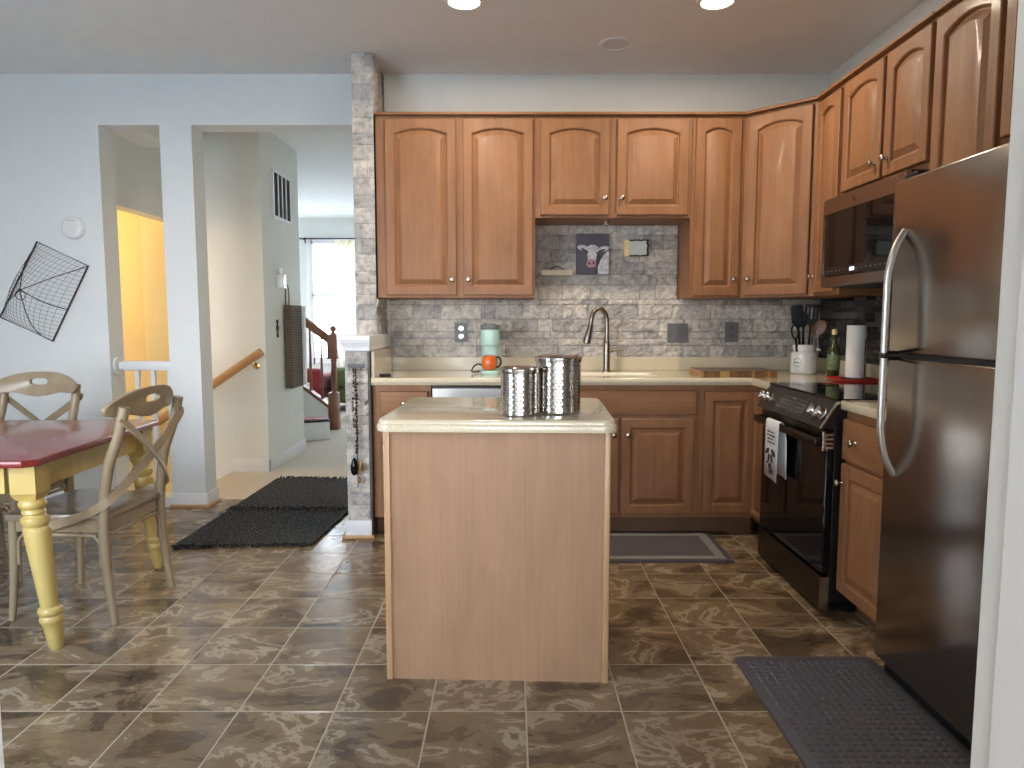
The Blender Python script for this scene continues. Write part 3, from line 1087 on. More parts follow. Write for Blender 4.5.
# ------------------------------------------------------------------ island
ang = math.radians(-2.1)
root = thing('kitchen_island', 'small kitchen island with pinkish maple laminate back and cream top', 'island', (-.054, 2.335, 0), ang)
iw = .382
b = BM(); box(b, -iw + .006, iw - .006, .004, .585, .0, .868); obj('back_panel', b, 'island_laminate', root, None)
for sgn in (-1, 1):
    xa_, xb_ = sorted((sgn * (iw - .022), sgn * iw))
    b = BM(); box(b, xa_, xb_, -.006, .035, 0.0, .8705, .004); obj('corner_trim', b, 'island_edge', root, 40)
b = BM(); box(b, -iw + .03, iw - .03, .586, .60, .11, .868); obj('front_frame', b, 'cabinet_maple', root, None)
for kx, lab in ((-iw + .03, 0), (.005, 1)):
    o = obj('door', door_mesh(iw - .04, .52, False), 'cabinet_maple', root, 25); o.location = (kx + iw - .04, .6005, .13); o.rotation_euler = (0, 0, PI)
    o = obj('drawer', door_mesh(iw - .04, .15, flat=True), 'cabinet_maple_across', root, 25); o.location = (kx + iw - .04, .6005, .68); o.rotation_euler = (0, 0, PI)
b = BM()
tw0, tw1, td0, td1 = -.402, .402, -.045, .655
rs = []
for e, z in ((-.010, .872), (-.002, .874), (0, .880), (0, .894), (-.003, .899), (-.006, .9005), (-.006, .908), (-.009, .912), (-.014, .914)):
    rs.append([(p[0], p[1], z) for p in rrect(tw0 - e, tw1 + e, td0 - e, td1 + e, .05 + e, 8)])
rings(b, rs)
obj('island_top', b, 'worktop_cream', root, 40)
ISL = root


def canister(label, x, y, r, h):
    root = thing('canister', label, 'canister', (x, y, .9145), 0.3, 'hammered steel canisters on the island')
    b = BM()
    n, rows = 132, 64
    rs = []
    zt = h - .022
    rs.append([(.96 * r * math.cos(2 * PI * i / n), .96 * r * math.sin(2 * PI * i / n), 0) for i in range(n)])
    for j in range(rows + 1):
        z = .003 + (zt - .003) * j / rows
        ring = []
        for i in range(n):
            a = 2 * PI * i / n
            dm = 0
            if 2 < j < rows - 1:
                dm = -.0011 * max(0, math.cos(a * n / 4 + (PI if (j // 4) % 2 else 0))) * max(0, math.cos(2 * PI * (j - 1.5) / 4))
            ring.append(((r + dm) * math.cos(a), (r + dm) * math.sin(a), z))
        rs.append(ring)
    rings(b, rs)
    obj('body', b, 'canister_steel', root, 70)
    b = BM()
    lathe(b, [(r * .98, zt + .0005), (r + .004, zt + .001), (r + .005, zt + .006), (r + .005, zt + .014), (r + .002, zt + .018), (r * .9, zt + .021), (r * .86, zt + .0175), (r * .4, zt + .021), (.001, zt + .024)], 48)
    obj('lid', b, 'canister_steel', root, 35)


canister('shorter hammered steel canister on the island top', .024, 2.435, .0645, .168)
canister('taller hammered steel canister on the island top', .163, 2.50, .079, .203)

# ------------------------------------------------------------------ oven range
root = thing('range', 'black slide-in electric range with glass cooktop and front controls', 'range', (0, 0, 0))
ry0, ry1 = 2.892, 3.648
b = BM(); box(b, 1.335, RX - .03, ry0, ry1, .05, .90, .002); box(b, 1.42, RX - .1, ry0 + .02, ry1 - .02, 0, .05); obj('body', b, 'oven_black', root, None)
b = BM(); box(b, 1.302, 1.334, ry0 + .004, ry1 - .004, .172, .782, .006); obj('oven_door', b, 'black_glass', root, None)
dr = bpy.data.objects['oven_door']
b = BM(); box(b, 1.297, 1.301, ry0 + .004, ry1 - .004, .70, .78, .001); obj('door_top_trim', b, 'range_dark', dr, None)
b = BM()
for yy in (ry0 + .004, ry1 - .026):
    box(b, 1.2585, 1.2965, yy, yy + .022, .717, .754, .006)
box(b, 1.254, 1.272, ry0 + .004, ry1 - .004, .717, .754, .007)
obj('handle', b, 'range_dark', dr, 40)
b = BM()
for i in range(4):
    box(b, 1.297, 1.331, ry0 - .001, ry0 + .003, .708 + i * .018, .718 + i * .018, .001)
box(b, 1.285, 1.297, ry0 - .001, ry0 + .01, .70, .78, .002)
obj('end_vent', b, 'steel', dr, None)
b = BM(); box(b, 1.298, 1.334, ry0 + .002, ry1 - .002, .012, .160, .005); obj('storage_drawer', b, 'range_dark', root, None)
b = BM(); box(b, 1.2965, 1.334, ry0 + .0005, ry0 + .0018, .012, .160); obj('drawer_end', b, 'steel', root, None)
# slanted control panel
p0, p1 = (1.272, .795), (1.338, .905)
b = BM(); prism(b, [(1.272, .795), (1.338, .908), (1.40, .908), (1.40, .80)], ry0, ry1, 'y', .004); cp = obj('control_panel', b, 'range_dark', root, None)
sl = Vector((p1[0] - p0[0], 0, p1[1] - p0[1]))
slope = math.atan2(sl.x, sl.z)
nrm = Vector((-sl.z, 0, sl.x)).normalized()


def on_panel(y, t, off=.0):
    return Vector((p0[0] + sl.x * t, y, p0[1] + sl.z * t)) + nrm * off


b = BM(); prism(b, [on_panel(0, -.005, .001).xz[:], on_panel(0, 1.0, .001).xz[:], (1.40, .9065), (1.40, .899), on_panel(0, .94, -.006).xz[:], on_panel(0, -.005, -.006).xz[:]], ry0 - .003, ry0 + .004, 'y'); obj('end_cap', b, 'steel', cp, None)
b = BM(); prism(b, [on_panel(0, 0, -.0065).xz[:], on_panel(0, .93, -.0065).xz[:], (1.40, .8985), (1.40, .80)], ry0 - .001, ry0 - .0002, 'y'); obj('end_plate', b, 'oven_black', cp, None)
b = BM(); pa, pb, pc, pd = on_panel(0, .18, .001), on_panel(0, .86, .001), on_panel(0, .86, -.002), on_panel(0, .18, -.002)
prism(b, [(q.x, q.z) for q in (pa, pb, pc, pd)], 3.11, 3.44, 'y'); dsp = obj('display', b, 'black_glass', cp, None)
b = BM()
for r_ in range(4):
    for c_ in range(9):
        if c_ in (4,) and r_ > 1:
            continue
        q = on_panel(3.40 - c_ * .032, .74 - r_ * .15, .0018)
        box(b, q.x - .0006, q.x + .0006, q.y - .008, q.y + .008, q.z - .0016, q.z + .0016)
q = on_panel(3.275, .72, .002); box(b, q.x - .0006, q.x + .0006, q.y - .010, q.y + .010, q.z - .005, q.z + .005)
obj('display_print', b, 'display_mark', dsp, None)
for yy in (3.602, 3.535, 3.005, 2.935):
    b = BM()
    lathe(b, [(.027, 0), (.027, .006), (.023, .008), (.0215, .030), (.019, .033)], 24)
    box(b, -.004, .004, -.021, .021, .032, .038, .001)
    M = Matrix.Translation(on_panel(yy, .48, .001)) @ nrm.to_track_quat('Z', 'Y').to_matrix().to_4x4()
    xform(b, M)
    obj('control_knob', b, 'steel', cp, 40)
b = BM(); box(b, 1.335, RX - .032, ry0 - .004, ry1 + .004, .9065, .918, .003); ck = obj('cooktop', b, 'black_glass', root, None)
for (x_, y_, r_) in ((1.50, 3.08, .10), (1.50, 3.46, .085), (1.80, 3.08, .08), (1.80, 3.46, .105)):
    b = BM(); lathe(b, [(r_, .9182), (r_ + .002, .9184), (r_ + .003, .9182)], 40, (x_, y_, 0), cap=False)
    obj('burner_ring', b, 'plate_grey', ck, None)

# tea towel over the oven handle
root = thing('tea_towel', 'white tea towel with cow print hanging on the oven handle', 'towel', (1.262, 3.362, -.018))
b = BM()
path = [(-.016, .497), (-.015, .62), (-.014, .73), (-.012, .77), (-.006, .7785), (0, .7795), (.006, .778), (.012, .765), (.015, .70), (.018, .60), (.019, .52)]
yn = 10
vr = []
for (px, pz) in path:
    row = []
    for j in range(yn + 1):
        f_ = j / yn - .5
        wv_ = .0022 * math.sin(f_ * 9) * (1 if pz < .72 else .2)
        off_ = .0 if px < 0 else -.03
        row.append(b.verts.new((px - wv_, f_ * .17 + off_ * min(1, abs(pz - .78) * 14), pz + (.012 * f_ if pz < .6 else 0))))
    vr.append(row)
for a_, c_ in zip(vr, vr[1:]):
    for j in range(yn):
        b.faces.new((a_[j], a_[j + 1], c_[j + 1], c_[j]))
o = obj('cloth', b, 'white_cloth', root, 60)
m = o.modifiers.new('thickness', 'SOLIDIFY'); m.thickness = .002; m.offset = 0
# print: four short lines of script and a cow head
pr = bpy.data.objects['cloth']
b = BM()


def flat(bm, poly, y0_, y1_):
    prism(bm, poly, y0_, y1_, 'y')


def ell(cx, cz, rx, rz, n=18, a0=0, rot=0):
    out = []
    for i in range(n):
        a = 2 * PI * i / n
        x, z = rx * math.cos(a), rz * math.sin(a)
        out.append((cx + x * math.cos(rot) - z * math.sin(rot), cz + x * math.sin(rot) + z * math.cos(rot)))
    return out


rnd = random.Random(3)
for i, wid in enumerate((.085, .10, .06, .095)):
    zc = .722 - i * .017
    x = -wid / 2
    while x < wid / 2:
        l_ = rnd.uniform(.006, .011)
        if rnd.random() > .18:
            box(b, -.0195, -.0175, x, x + l_ * .75, zc - rnd.uniform(.002, .004), zc + rnd.uniform(.002, .005))
        x += l_
obj('lettering', b, 'print_dark', pr, None)
b = BM()
for poly in (ell(-.038, .625, .026, .012, rot=.5), ell(.038, .625, .026, .012, rot=-.5), ell(-.018, .595, .010, .022, rot=-.3), ell(.018, .595, .010, .022, rot=.3), ell(0, .556, .020, .016), ell(.012, .532, .022, .014), ell(-.03, .572, .012, .006, rot=.4)):
    prism(b, poly, -.0205, -.0180, 'x')
for p in b.verts:
    p.co.y *= -1
obj('cow_print', b, 'print_dark', pr, None)

# microwave
root = thing('microwave', 'over-the-range microwave with a dark glass door under the wall cabinet', 'microwave', (0, 0, 0))
mx0, mz0, mz1 = 1.578, 1.402, 1.843
b = BM(); box(b, mx0 + .02, RX - .02, ry0 + .002, ry1 - .002, mz0, mz1, .003); obj('body', b, 'oven_black', root, None)
b = BM()
gy0, gy1, gz0, gz1 = ry0 + .085, ry1 - .018, 1.452, 1.765
for (ya_, yb_, za_, zb_) in ((ry0 + .002, ry1 - .002, gz1, mz1 - .004), (ry0 + .002, ry1 - .002, mz0 + .004, gz0), (ry0 + .002, gy0, gz0, gz1), (gy1, ry1 - .002, gz0, gz1)):
    box(b, mx0, mx0 + .0195, ya_, yb_, za_, zb_)
bmesh.ops.remove_doubles(b, verts=b.verts[:], dist=.0003)
dd = obj('door', b, 'range_stainless', root, None)
b = BM(); box(b, mx0 + .003, mx0 + .018, gy0, gy1, gz0, gz1); obj('door_glass', b, 'black_glass', dd, None)
b = BM(); box(b, mx0 - .0012, mx0 - .0002, ry0 + .004, ry0 + .012, mz0 + .01, mz1 - .01); obj('edge_strip', b, 'steel', dd, None)
b = BM(); box(b, mx0 + .0005, mx0 + .0028, gy0 + .03, gy1 - .03, 1.462, 1.50); pp = obj('touch_panel', b, 'display_dark', dd, None)
b = BM(); box(b, mx0 - .0002, mx0 + .0004, 3.30, 3.345, 1.472, 1.488); obj('clock', b, 'clock_digits', pp, None)
b = BM()
for i in range(14):
    yy = gy1 - .06 - i * .042
    if 3.28 < yy < 3.37:
        continue
    box(b, mx0 - .0002, mx0 + .0004, yy - .008, yy + .008, 1.478, 1.482)
obj('panel_marking', b, 'plate_grey', pp, None)
b = BM(); lathe(b, [(.014, 0), (.014, .0015), (.011, .002), (.001, .002)], 24, (mx0, 3.33, 1.806), 'x'); obj('badge', b, 'brushed_nickel', dd, None)

# refrigerator
root = thing('refrigerator', 'top-freezer refrigerator in dark stainless steel with bowed handles', 'refrigerator', (0, 0, 0))
fx, fy0, fy1 = 1.29, 1.665, 2.425
b = BM(); box(b, fx + .075, RX - .03, fy0 + .004, fy1 - .004, .03, 1.70, .004); obj('body', b, 'oven_black', root, None)
b = BM(); box(b, fx + .03, RX - .06, fy0 + .02, fy1 - .02, 0.0, .03); obj('base_grille', b, 'oven_black', root, None)


def fridge_door(z0, z1):
    b = BM()
    box(b, fx, fx + .07, fy0, fy1, z0, z1, .008, 3)
    return obj('door', b, 'black_stainless', root, 40)


d_low, d_up = fridge_door(.055, 1.117), fridge_door(1.131, 1.705)


def bow(z_out, z_split, par):
    """handle: long bar leaves the door at z_out, curves out and runs straight to the gap between the doors"""
    sg = 1 if z_out > z_split else -1
    hy = fy1 - .068
    pts = [(fx + .002, hy, z_out), (fx - .012, hy, z_out - sg * .022), (fx - .030, hy, z_out - sg * .060), (fx - .044, hy, z_out - sg * .115), (fx - .050, hy, z_out - sg * .17), (fx - .050, hy, (z_out - sg * .17 + z_split) / 2), (fx - .050, hy, z_split + sg * .005)]
    b = BM()
    fr = smooth_path(pts, 6)
    sec = [(.012 * math.cos(2 * PI * i / 14), .0115 * math.sin(2 * PI * i / 14)) for i in range(14)]
    sweep(b, fr, sec, (0, 1, 0))
    h_ = obj('handle', b, 'steel_handle', par, 50)
    b = BM(); box(b, fx - .052, fx + .001, hy - .006, hy + .006, min(z_split, z_split + sg * .012), max(z_split, z_split + sg * .012), .002)
    obj('handle_bracket', b, 'black_plastic', h_, None)


bow(1.536, 1.128, d_up)
bow(.720, 1.120, d_low)
b = BM(); box(b, fx + .012, fx + .06, fy0 + .02, fy1 - .02, 1.1175, 1.1305); obj('door_gasket', b, 'black_rubber', root, None)
b = BM(); box(b, fx + .02, fx + .12, fy1 - .09, fy1 - .01, 1.7055, 1.725, .004); obj('hinge_cover', b, 'black_plastic', root, None)

# ------------------------------------------------------------------ on the long worktop
root = thing('coffee_maker', 'slim mint single-cup coffee maker on the worktop', 'coffee maker', (-.136, 4.32, CT + .0008))
b = BM(); prism(b, rrect(-.056, .056, -.115, .085, .03), 0, .022, 'z', .004); obj('base', b, 'mint', root, 40)
b = BM(); prism(b, rrect(-.054, .054, .0, .085, .03), .022, .19, 'z'); obj('column', b, 'mint', root, 40)
b = BM(); prism(b, rrect(-.056, .056, -.105, .087, .045), .175, .268, 'z', .006); obj('brew_head', b, 'mint', root, 40)
b = BM(); prism(b, rrect(-.057, .057, -.107, .088, .045), .269, .296, 'z', .006); ld = obj('lid', b, 'plate_grey', root, 40)
b = BM(); lathe(b, [(.036, 0), (.034, .006), (.001, .008)], 24, (0, -.01, .296)); obj('lid_button', b, 'steel', ld, 40)
b = BM(); tube(b, smooth_path([(-.035, .08, .03), (-.07, .05, .052), (-.098, .02, .044), (-.112, -.03, .016), (-.10, -.04, .009), (-.08, .02, .008), (-.05, .07, .008)], 6), .0045, 8); obj('power_cord', b, 'black_rubber', root, 60)
root = thing('mug', 'round orange mug with black handle under the coffee maker', 'mug', (-.140, 4.262, CT + .0232))
b = BM()
lathe(b, [(.026, 0), (.034, .004), (.044, .022), (.0475, .044), (.045, .066), (.038, .084), (.036, .088), (.033, .086), (.04, .066), (.043, .044), (.04, .022), (.03, .008), (.001, .006)], 30)
for vtx in b.verts:
    a = math.atan2(vtx.co.y, vtx.co.x)
    if .005 < vtx.co.z < .08:
        f_ = 1 + .025 * abs(math.cos(a * 5))
        vtx.co.x *= f_; vtx.co.y *= f_
obj('cup', b, 'orange_glaze', root, 60)
b = BM(); tube(b, smooth_path([(.036, .0, .076), (.058, .0, .078), (.070, .0, .055), (.062, .0, .026), (.040, .0, .016)], 6), .0055, 10); obj('handle', b, 'black_plastic', root, 60)

b = BM(); prism(b, rrect(-.032, .032, -.022, .022, .015), 0, .016, 'z', .005)
o = obj('key_fob_case', b, 'black_plastic', None, 50); o.location = (-.735, 4.06, CT + .0005); o.rotation_euler = (0, 0, .3)
tag(o, 'small black rounded case lying on the worktop by the stone stub', 'case')

root = thing('cutting_board', 'thick striped butcher block cutting board lying on the worktop', 'cutting board', (1.285, 4.125, CT + .0005), math.radians(-1))
b = BM()
w_ = .43 / 24
for i in range(24):
    box(b, -.215 + i * w_, -.215 + (i + 1) * w_, -.14, .14, 0, .038)
kk = NT('butcher_strips')
g = kk.n('NewGeometry')
cc = kk.ramp(g.outputs['Random Per Island'], [(0.0, (0.12, 0.045, 0.016)), (0.25, (0.40, 0.20, 0.06)), (0.45, (0.17, 0.07, 0.022)), (0.65, (0.52, 0.31, 0.11)), (0.8, (0.07, 0.026, 0.011))], 'CONSTANT')
nn = kk.noise(kk.coord((6, 6, 60)), 5, 4)
kk.fin(kk.mix(.35, cc, kk.ramp(nn, [(0.3, (0.09, 0.04, 0.015)), (0.7, (0.44, 0.27, 0.11))])), .45)
obj('block', b, 'butcher_strips', root, None)
b = BM(); box(b, -.2145, .2145, -.1395, .1395, .0381, .0386)
obj('top_face', b, 'board_top', root, None)

# crock and the utensils standing in it
CX, CY = 1.775, 4.30
root = thing('utensil_crock', 'white ceramic utensil crock with a round black emblem', 'crock', (CX, CY, CT + .0005))
b = BM()
lathe(b, [(.068, 0), (.074, .004), (.076, .02), (.076, .115), (.072, .128), (.062, .137), (.061, .142), (.0655, .147), (.0655, .172), (.063, .176), (.057, .174), (.056, .14), (.066, .12), (.068, .02), (.001, .012)], 40)
obj('pot', b, 'white_gloss', root, 40)
pot = bpy.data.objects['pot']
b = BM(); tube(b, smooth_path([(.052, -.052, .150), (.068, -.060, .146), (.078, -.042, .143), (.079, -.015, .146), (.066, -.005, .150)], 5), .006, 10); obj('ear', b, 'white_gloss', root, 60)
ea = math.atan2(-CY, -CX) - .50     # the emblem faces the room
b = BM()
R_ = .0765
for i in range(26):
    t = 2 * PI * i / 26
    for (rr, ln) in ((.026, .0028), (.022, .0014)):
        u_, w2 = rr * math.cos(t), rr * math.sin(t)
        if abs(w2) < .004:
            continue
        a = ea + u_ / R_
        p = Vector((R_ * math.cos(a), R_ * math.sin(a), .07 + w2))
        box(b, p.x - ln / 2, p.x + ln / 2, p.y - ln / 2, p.y + ln / 2, p.z - ln / 2, p.z + ln / 2)
for i in range(9):
    a = ea + (-.018 + i * .0045) / R_
    p = Vector((R_ * math.cos(a), R_ * math.sin(a), .07))
    box(b, p.x - .0012, p.x + .0012, p.y - .0012, p.y + .0012, p.z - .0035, p.z + .0035 - (i % 3) * .0015)
obj('emblem', b, 'print_dark', pot, None)

UTG = 'utensils in the white crock'


def utensil(name, label, cat, tip, top, shaft_r, head, mat, facing=None):
    """a kitchen tool leaning in the crock: tip inside the pot, top up in the air"""
    root = thing(name, label, cat, (CX, CY, CT + .02), 0, UTG)
    a_, z_ = Vector(tip), Vector(top)
    d_ = (z_ - a_).normalized()
    b = BM(); tube(b, [a_, a_ + (z_ - a_) * .5, z_], [shaft_r, shaft_r * 1.15, shaft_r], 8); obj('shaft', b, mat, root, 60)
    b = head()
    fwd = Vector(facing or (-.38, -.92, 0))
    yv = (-(fwd - d_ * fwd.dot(d_))).normalized()
    xv = yv.cross(d_)
    M = Matrix((xv, yv, d_)).transposed().to_4x4()
    M.translation = z_
    xform(b, M)
    obj('head', b, mat, root, 60)


def h_turner():
    b = BM()
    for (x0, x1) in ((-.040, -.026), (-.018, -.006), (.006, .018), (.026, .040)):
        box(b, x0, x1, -.002, .002, .02, .105, .001)
    box(b, -.040, .040, -.002, .002, .095, .115, .001)
    prism(b, [(-.012, -.01), (.012, -.01), (.040, .025), (-.040, .025)], -.002, .002, 'y')
    return b


def h_spatula():
    b = BM(); prism(b, [(-.012, -.01), (.012, -.01), (.036, .02), (.036, .115), (.028, .125), (-.028, .125), (-.036, .115), (-.036, .02)], -.003, .003, 'y', .001)
    return b


def h_loop():
    b = BM(); tube(b, [(.018 * math.sin(t), 0, .04 - .042 * math.cos(t)) for t in [2 * PI * i / 20 for i in range(20)]], .005, 8, True)
    return b


def h_spoon():
    b = BM()
    rs = []
    for (z, w, dy) in ((-.005, .006, 0), (.01, .016, .002), (.03, .027, .007), (.055, .031, .009), (.075, .026, .006), (.09, .012, .001)):
        rs.append([(-w, 0, z), (0, dy + .001, z), (w, 0, z), (0, dy - .004, z)])
    rings(b, rs)
    return b


utensil('slotted_turner', 'black slotted turner standing tallest in the white crock', 'kitchen utensil', (.012, -.014, 0), (.026, -.020, .285), .006, h_turner, 'black_plastic')
utensil('spatula', 'wide black spatula tilting in the white crock', 'kitchen utensil', (-.010, .006, 0), (-.036, .012, .270), .007, h_spatula, 'black_plastic')
utensil('kitchen_scissors', 'black loop-handled scissors leaning out of the crock rim toward the outlet', 'kitchen utensil', (-.034, -.020, 0), (-.068, -.034, .195), .007, h_loop, 'black_plastic')
utensil('wooden_spoon', 'reddish wooden spoon leaning toward the dark mosaic wall', 'kitchen utensil', (.034, -.006, 0), (.072, -.030, .215), .006, h_spoon, 'spoon_wood')
utensil('wooden_spoon', 'reddish wooden spoon standing behind the other leaning spoon', 'kitchen utensil', (.034, .014, 0), (.062, .030, .225), .006, h_spoon, 'spoon_wood')
utensil('ladle', 'plain black ladle upright behind the slotted turner', 'kitchen utensil', (.008, .030, 0), (.006, .036, .262), .007, h_spoon, 'black_plastic')

# olive oil bottle
root = thing('oil_bottle', 'slim green oil bottle beside the paper towels', 'bottle', (1.775, 3.90, CT + .0005))
b = BM(); lathe(b, [(.030, 0), (.033, .004), (.033, .145), (.030, .165), (.018, .185), (.013, .20), (.0125, .235), (.014, .237), (.014, .245)], 24); obj('glass', b, 'oil_green', root, 40)
b = BM(); lathe(b, [(.0145, .2455), (.0145, .272), (.012, .275)], 20); obj('cap', b, 'gold', root, 40)
b = BM(); lathe(b, [(.0333, .05), (.0336, .051), (.0336, .135), (.0333, .136)], 24, cap=False); obj('label_wrap', b, 'label_green', root, 40)

# paper towel holder standing on a red tray
root = thing('serving_tray', 'red tray under the paper towel holder', 'tray', (1.82, 3.765, CT + .0005), math.radians(-8))
b = BM()
rs = []
for e, z in ((-.012, 0), (0, .006), (.004, .018), (.001, .018), (-.006, .008)):
    rs.append([(p[0], p[1], z) for p in rrect(-.115 - e, .115 + e, -.085 - e, .085 + e, .04 + e, 6)])
rings(b, rs); obj('dish', b, 'red_enamel', root, 40)
b = BM(); tube(b, smooth_path([(-.117, -.03, .015), (-.138, -.02, .02), (-.138, .02, .02), (-.117, .03, .015)], 5), .004, 8); obj('grip', b, 'red_enamel', root, 60)
root = thing('paper_towel_holder', 'white paper towel roll on a black wire holder', 'paper towels', (1.845, 3.79, CT + .0092))
b = BM(); lathe(b, [(.075, 0), (.075, .006), (.07, .008)], 30); obj('base', b, 'black_wire', root, 40)
b = BM(); lathe(b, [(.020, .010), (.050, .010), (.051, .014), (.051, .284), (.050, .288), (.020, .288)], 36); obj('paper_roll', b, 'paper_white', root, 40)
b = BM(); tube(b, [(0, 0, .008), (0, 0, .30)], .005, 8); tube(b, smooth_path([(.015, -.066, .006), (.015, -.066, .19), (.022, -.064, .215), (.040, -.055, .225), (.054, -.045, .21), (.056, -.043, .18)], 6), .0036, 8); obj('wire_arm', b, 'black_wire', root, 60)


# ------------------------------------------------------------------ on the stone splash
def plate(label, x0, x1, z0, z1, mat, kind):
    root = thing('wall_plate', label, 'outlet' if kind == 'outlet' else 'switch', ((x0 + x1) / 2, BY - .0415, (z0 + z1) / 2), 0, 'wall plates on the stone splash')
    w, h = x1 - x0, z1 - z0
    b = BM(); box(b, -w / 2, w / 2, -.004, .004, -h / 2, h / 2, .002); obj('cover', b, mat, root, None)
    b = BM()
    if kind == 'outlet':
        for s_ in (-1, 1):
            lathe(b, [(.0165, .004), (.0165, .006), (.015, .0062)], 20, (0, 0, s_ * .025), 'y')
        obj('socket', b, 'steel' if mat == 'plate_silver' else 'vent_dark', root, 40)
    else:
        for s_ in (-1, 1):
            box(b, s_ * .024 - .016, s_ * .024 + .016, -.008, -.004, -.033, .033, .001)
        obj('rocker', b, 'plate_grey', root, None)


plate('shiny silver outlet plate on the stone splash behind the coffee maker', -.372, -.292, 1.098, 1.22, 'plate_silver', 'outlet')
plate('wide grey double switch plate on the stone splash above the cutting board', .998, 1.126, 1.094, 1.216, 'plate_grey', 'switch')
plate('single grey outlet plate on the stone splash near the crock', 1.368, 1.448, 1.097, 1.224, 'plate_grey', 'outlet')

root = thing('canvas_picture', 'small grey canvas picture of a white cow on the stone splash', 'picture', (.509, BY - .052, 1.529))
b = BM(); box(b, -.105, .105, -.008, .012, 0, .255, .002); cv = obj('canvas', b, 'canvas_grey', root, None)
cwm = []
b = BM()
flat(b, [(.03, .001), (.103, .001), (.103, .148), (.085, .14), (.05, .09), (.035, .05)], -.010, -.0075)
flat(b, ell(-.062, .166, .036, .017, rot=-.15), -.011, -.0075)
flat(b, ell(.068, .160, .036, .016, rot=.2), -.011, -.0075)
flat(b, [(-.035, .15), (-.03, .175), (-.012, .185), (.012, .185), (.032, .172), (.036, .148), (.026, .12), (.022, .085), (-.028, .085), (-.034, .12)], -.0115, -.0075)
obj('cow_head', b, 'cow_white', cv, None)
b = BM(); flat(b, [(-.040, .055), (-.034, .088), (-.01, .094), (.012, .09), (.022, .075), (.02, .05), (.0, .043), (-.026, .043)], -.0135, -.0075); obj('muzzle', b, 'cow_pink', cv, None)
b = BM()
flat(b, ell(-.022, .068, .007, .008), -.0142, -.0075); flat(b, ell(.006, .070, .007, .008), -.0142, -.0075)
flat(b, ell(-.034, .138, .006, .008), -.0125, -.0075); flat(b, ell(.028, .132, .009, .006), -.0125, -.0075)
flat(b, ell(-.055, .152, .022, .007, rot=-.5), -.0118, -.0075); flat(b, ell(.058, .150, .024, .006, rot=.25), -.0118, -.0075)
flat(b, [(.024, .11), (.04, .12), (.055, .11), (.036, .06), (.022, .045), (.024, .075)], -.0108, -.0075)
flat(b, [(.012, .025), (.03, .04), (.036, .001), (.018, .001)], -.0106, -.0075)
obj('shading_marks', b, 'cow_dark', cv, None)

root = thing('wooden_sign', 'pale wooden strip hung by a wire below the short cabinet', 'sign', (.283, BY - .052, 1.522))
b = BM(); box(b, -.098, .098, -.006, .010, 0, .036, .002); obj('board', b, 'sign_wood', root, None)
b = BM(); tube(b, smooth_path([(-.045, -.004, .036), (-.028, -.004, .046), (0, -.004, .056), (.028, -.004, .046), (.045, -.004, .036)], 5), .003, 8); obj('wire_hanger', b, 'black_wire', root, 60)

root = thing('wall_plaque', 'small pale plaque with scalloped black edge and gold strip', 'plaque', (.787, BY - .052, 1.694))
b = BM()


def wavy(x0, x1, z0, z1, amp, n=6, jit=0):
    pts = []
    rr = random.Random(5)
    for (ax, az, bx, bz) in ((x0, z0, x1, z0), (x1, z0, x1, z1), (x1, z1, x0, z1), (x0, z1, x0, z0)):
        for i in range(n):
            t = i / n
            nx, nz = (bz - az), -(bx - ax)
            l_ = math.hypot(nx, nz)
            w_ = amp * (math.sin(t * PI * 4) * .6 + rr.uniform(-.5, .5))
            pts.append((ax + (bx - ax) * t + nx / l_ * w_, az + (bz - az) * t + nz / l_ * w_))
    return pts


flat(b, wavy(-.05, .078, -.050, .054, .004), -.004, .010); obj('edge', b, 'black_wire', root, None)
b = BM(); flat(b, wavy(-.046, .064, -.042, .044, .004), -.008, -.0035); obj('centre_panel', b, 'frost_glass', root, None)
b = BM(); flat(b, wavy(-.078, -.046, -.052, .052, .003), -.009, .010); obj('gold_strip', b, 'gold', root, None)

# ------------------------------------------------------------------ hanging on the stone stub
root = thing('hook_rail', 'dark iron hook rail fixed to the end of the stone stub', 'hook rail', (-.872, 3.925, .985))
b = BM(); box(b, -.048, .048, -.004, .008, -.010, .012, .003); obj('rail', b, 'plate_grey', root, None)
for sgn in (-1, 0, 1):
    b = BM(); tube(b, smooth_path([(sgn * .034, -.004, 0), (sgn * .034, -.016, -.008), (sgn * .034, -.022, -.022), (sgn * .034, -.030, -.012)], 4), .0032, 8); obj('hook', b, 'plate_grey', root, 60)
root = thing('beaded_lanyard', 'long dark beaded lanyard hanging down the stone stub', 'lanyard', (-.872, 3.896, 0))
b = BM()
rr = random.Random(11)
z = .965
while z > .50:
    r_ = rr.uniform(.006, .0125)
    lathe(b, [(.001, -r_), (r_ * .8, -r_ * .5), (r_, 0), (r_ * .8, r_ * .5), (.001, r_)], 8, (.004 + rr.uniform(-.003, .003), rr.uniform(-.002, .002), z))
    if z > .62 and rr.random() > .3:
        r2 = r_ * .8
        lathe(b, [(.001, -r2), (r2, 0), (.001, r2)], 8, (-.010 + rr.uniform(-.004, .004), 0, z + .004))
    z -= r_ * 1.7
tube(b, [(.004, 0, .97), (.004, 0, .30)], .0022, 6)
obj('strand', b, 'bead_brown', root, 60)
b = BM(); lathe(b, [(.001, -.05), (.014, -.042), (.021, -.02), (.021, .01), (.014, .035), (.006, .05)], 16, (-.014, 0, .42)); obj('black_pendant', b, 'black_glass', root, 60)
b = BM(); lathe(b, [(.001, -.032), (.012, -.02), (.012, .01), (.004, .03)], 12, (.022, 0, .425)); lathe(b, [(.001, -.02), (.009, -.01), (.009, .01), (.001, .02)], 10, (.012, .002, .345)); obj('amber_pendant', b, 'amber_glass', root, 60)

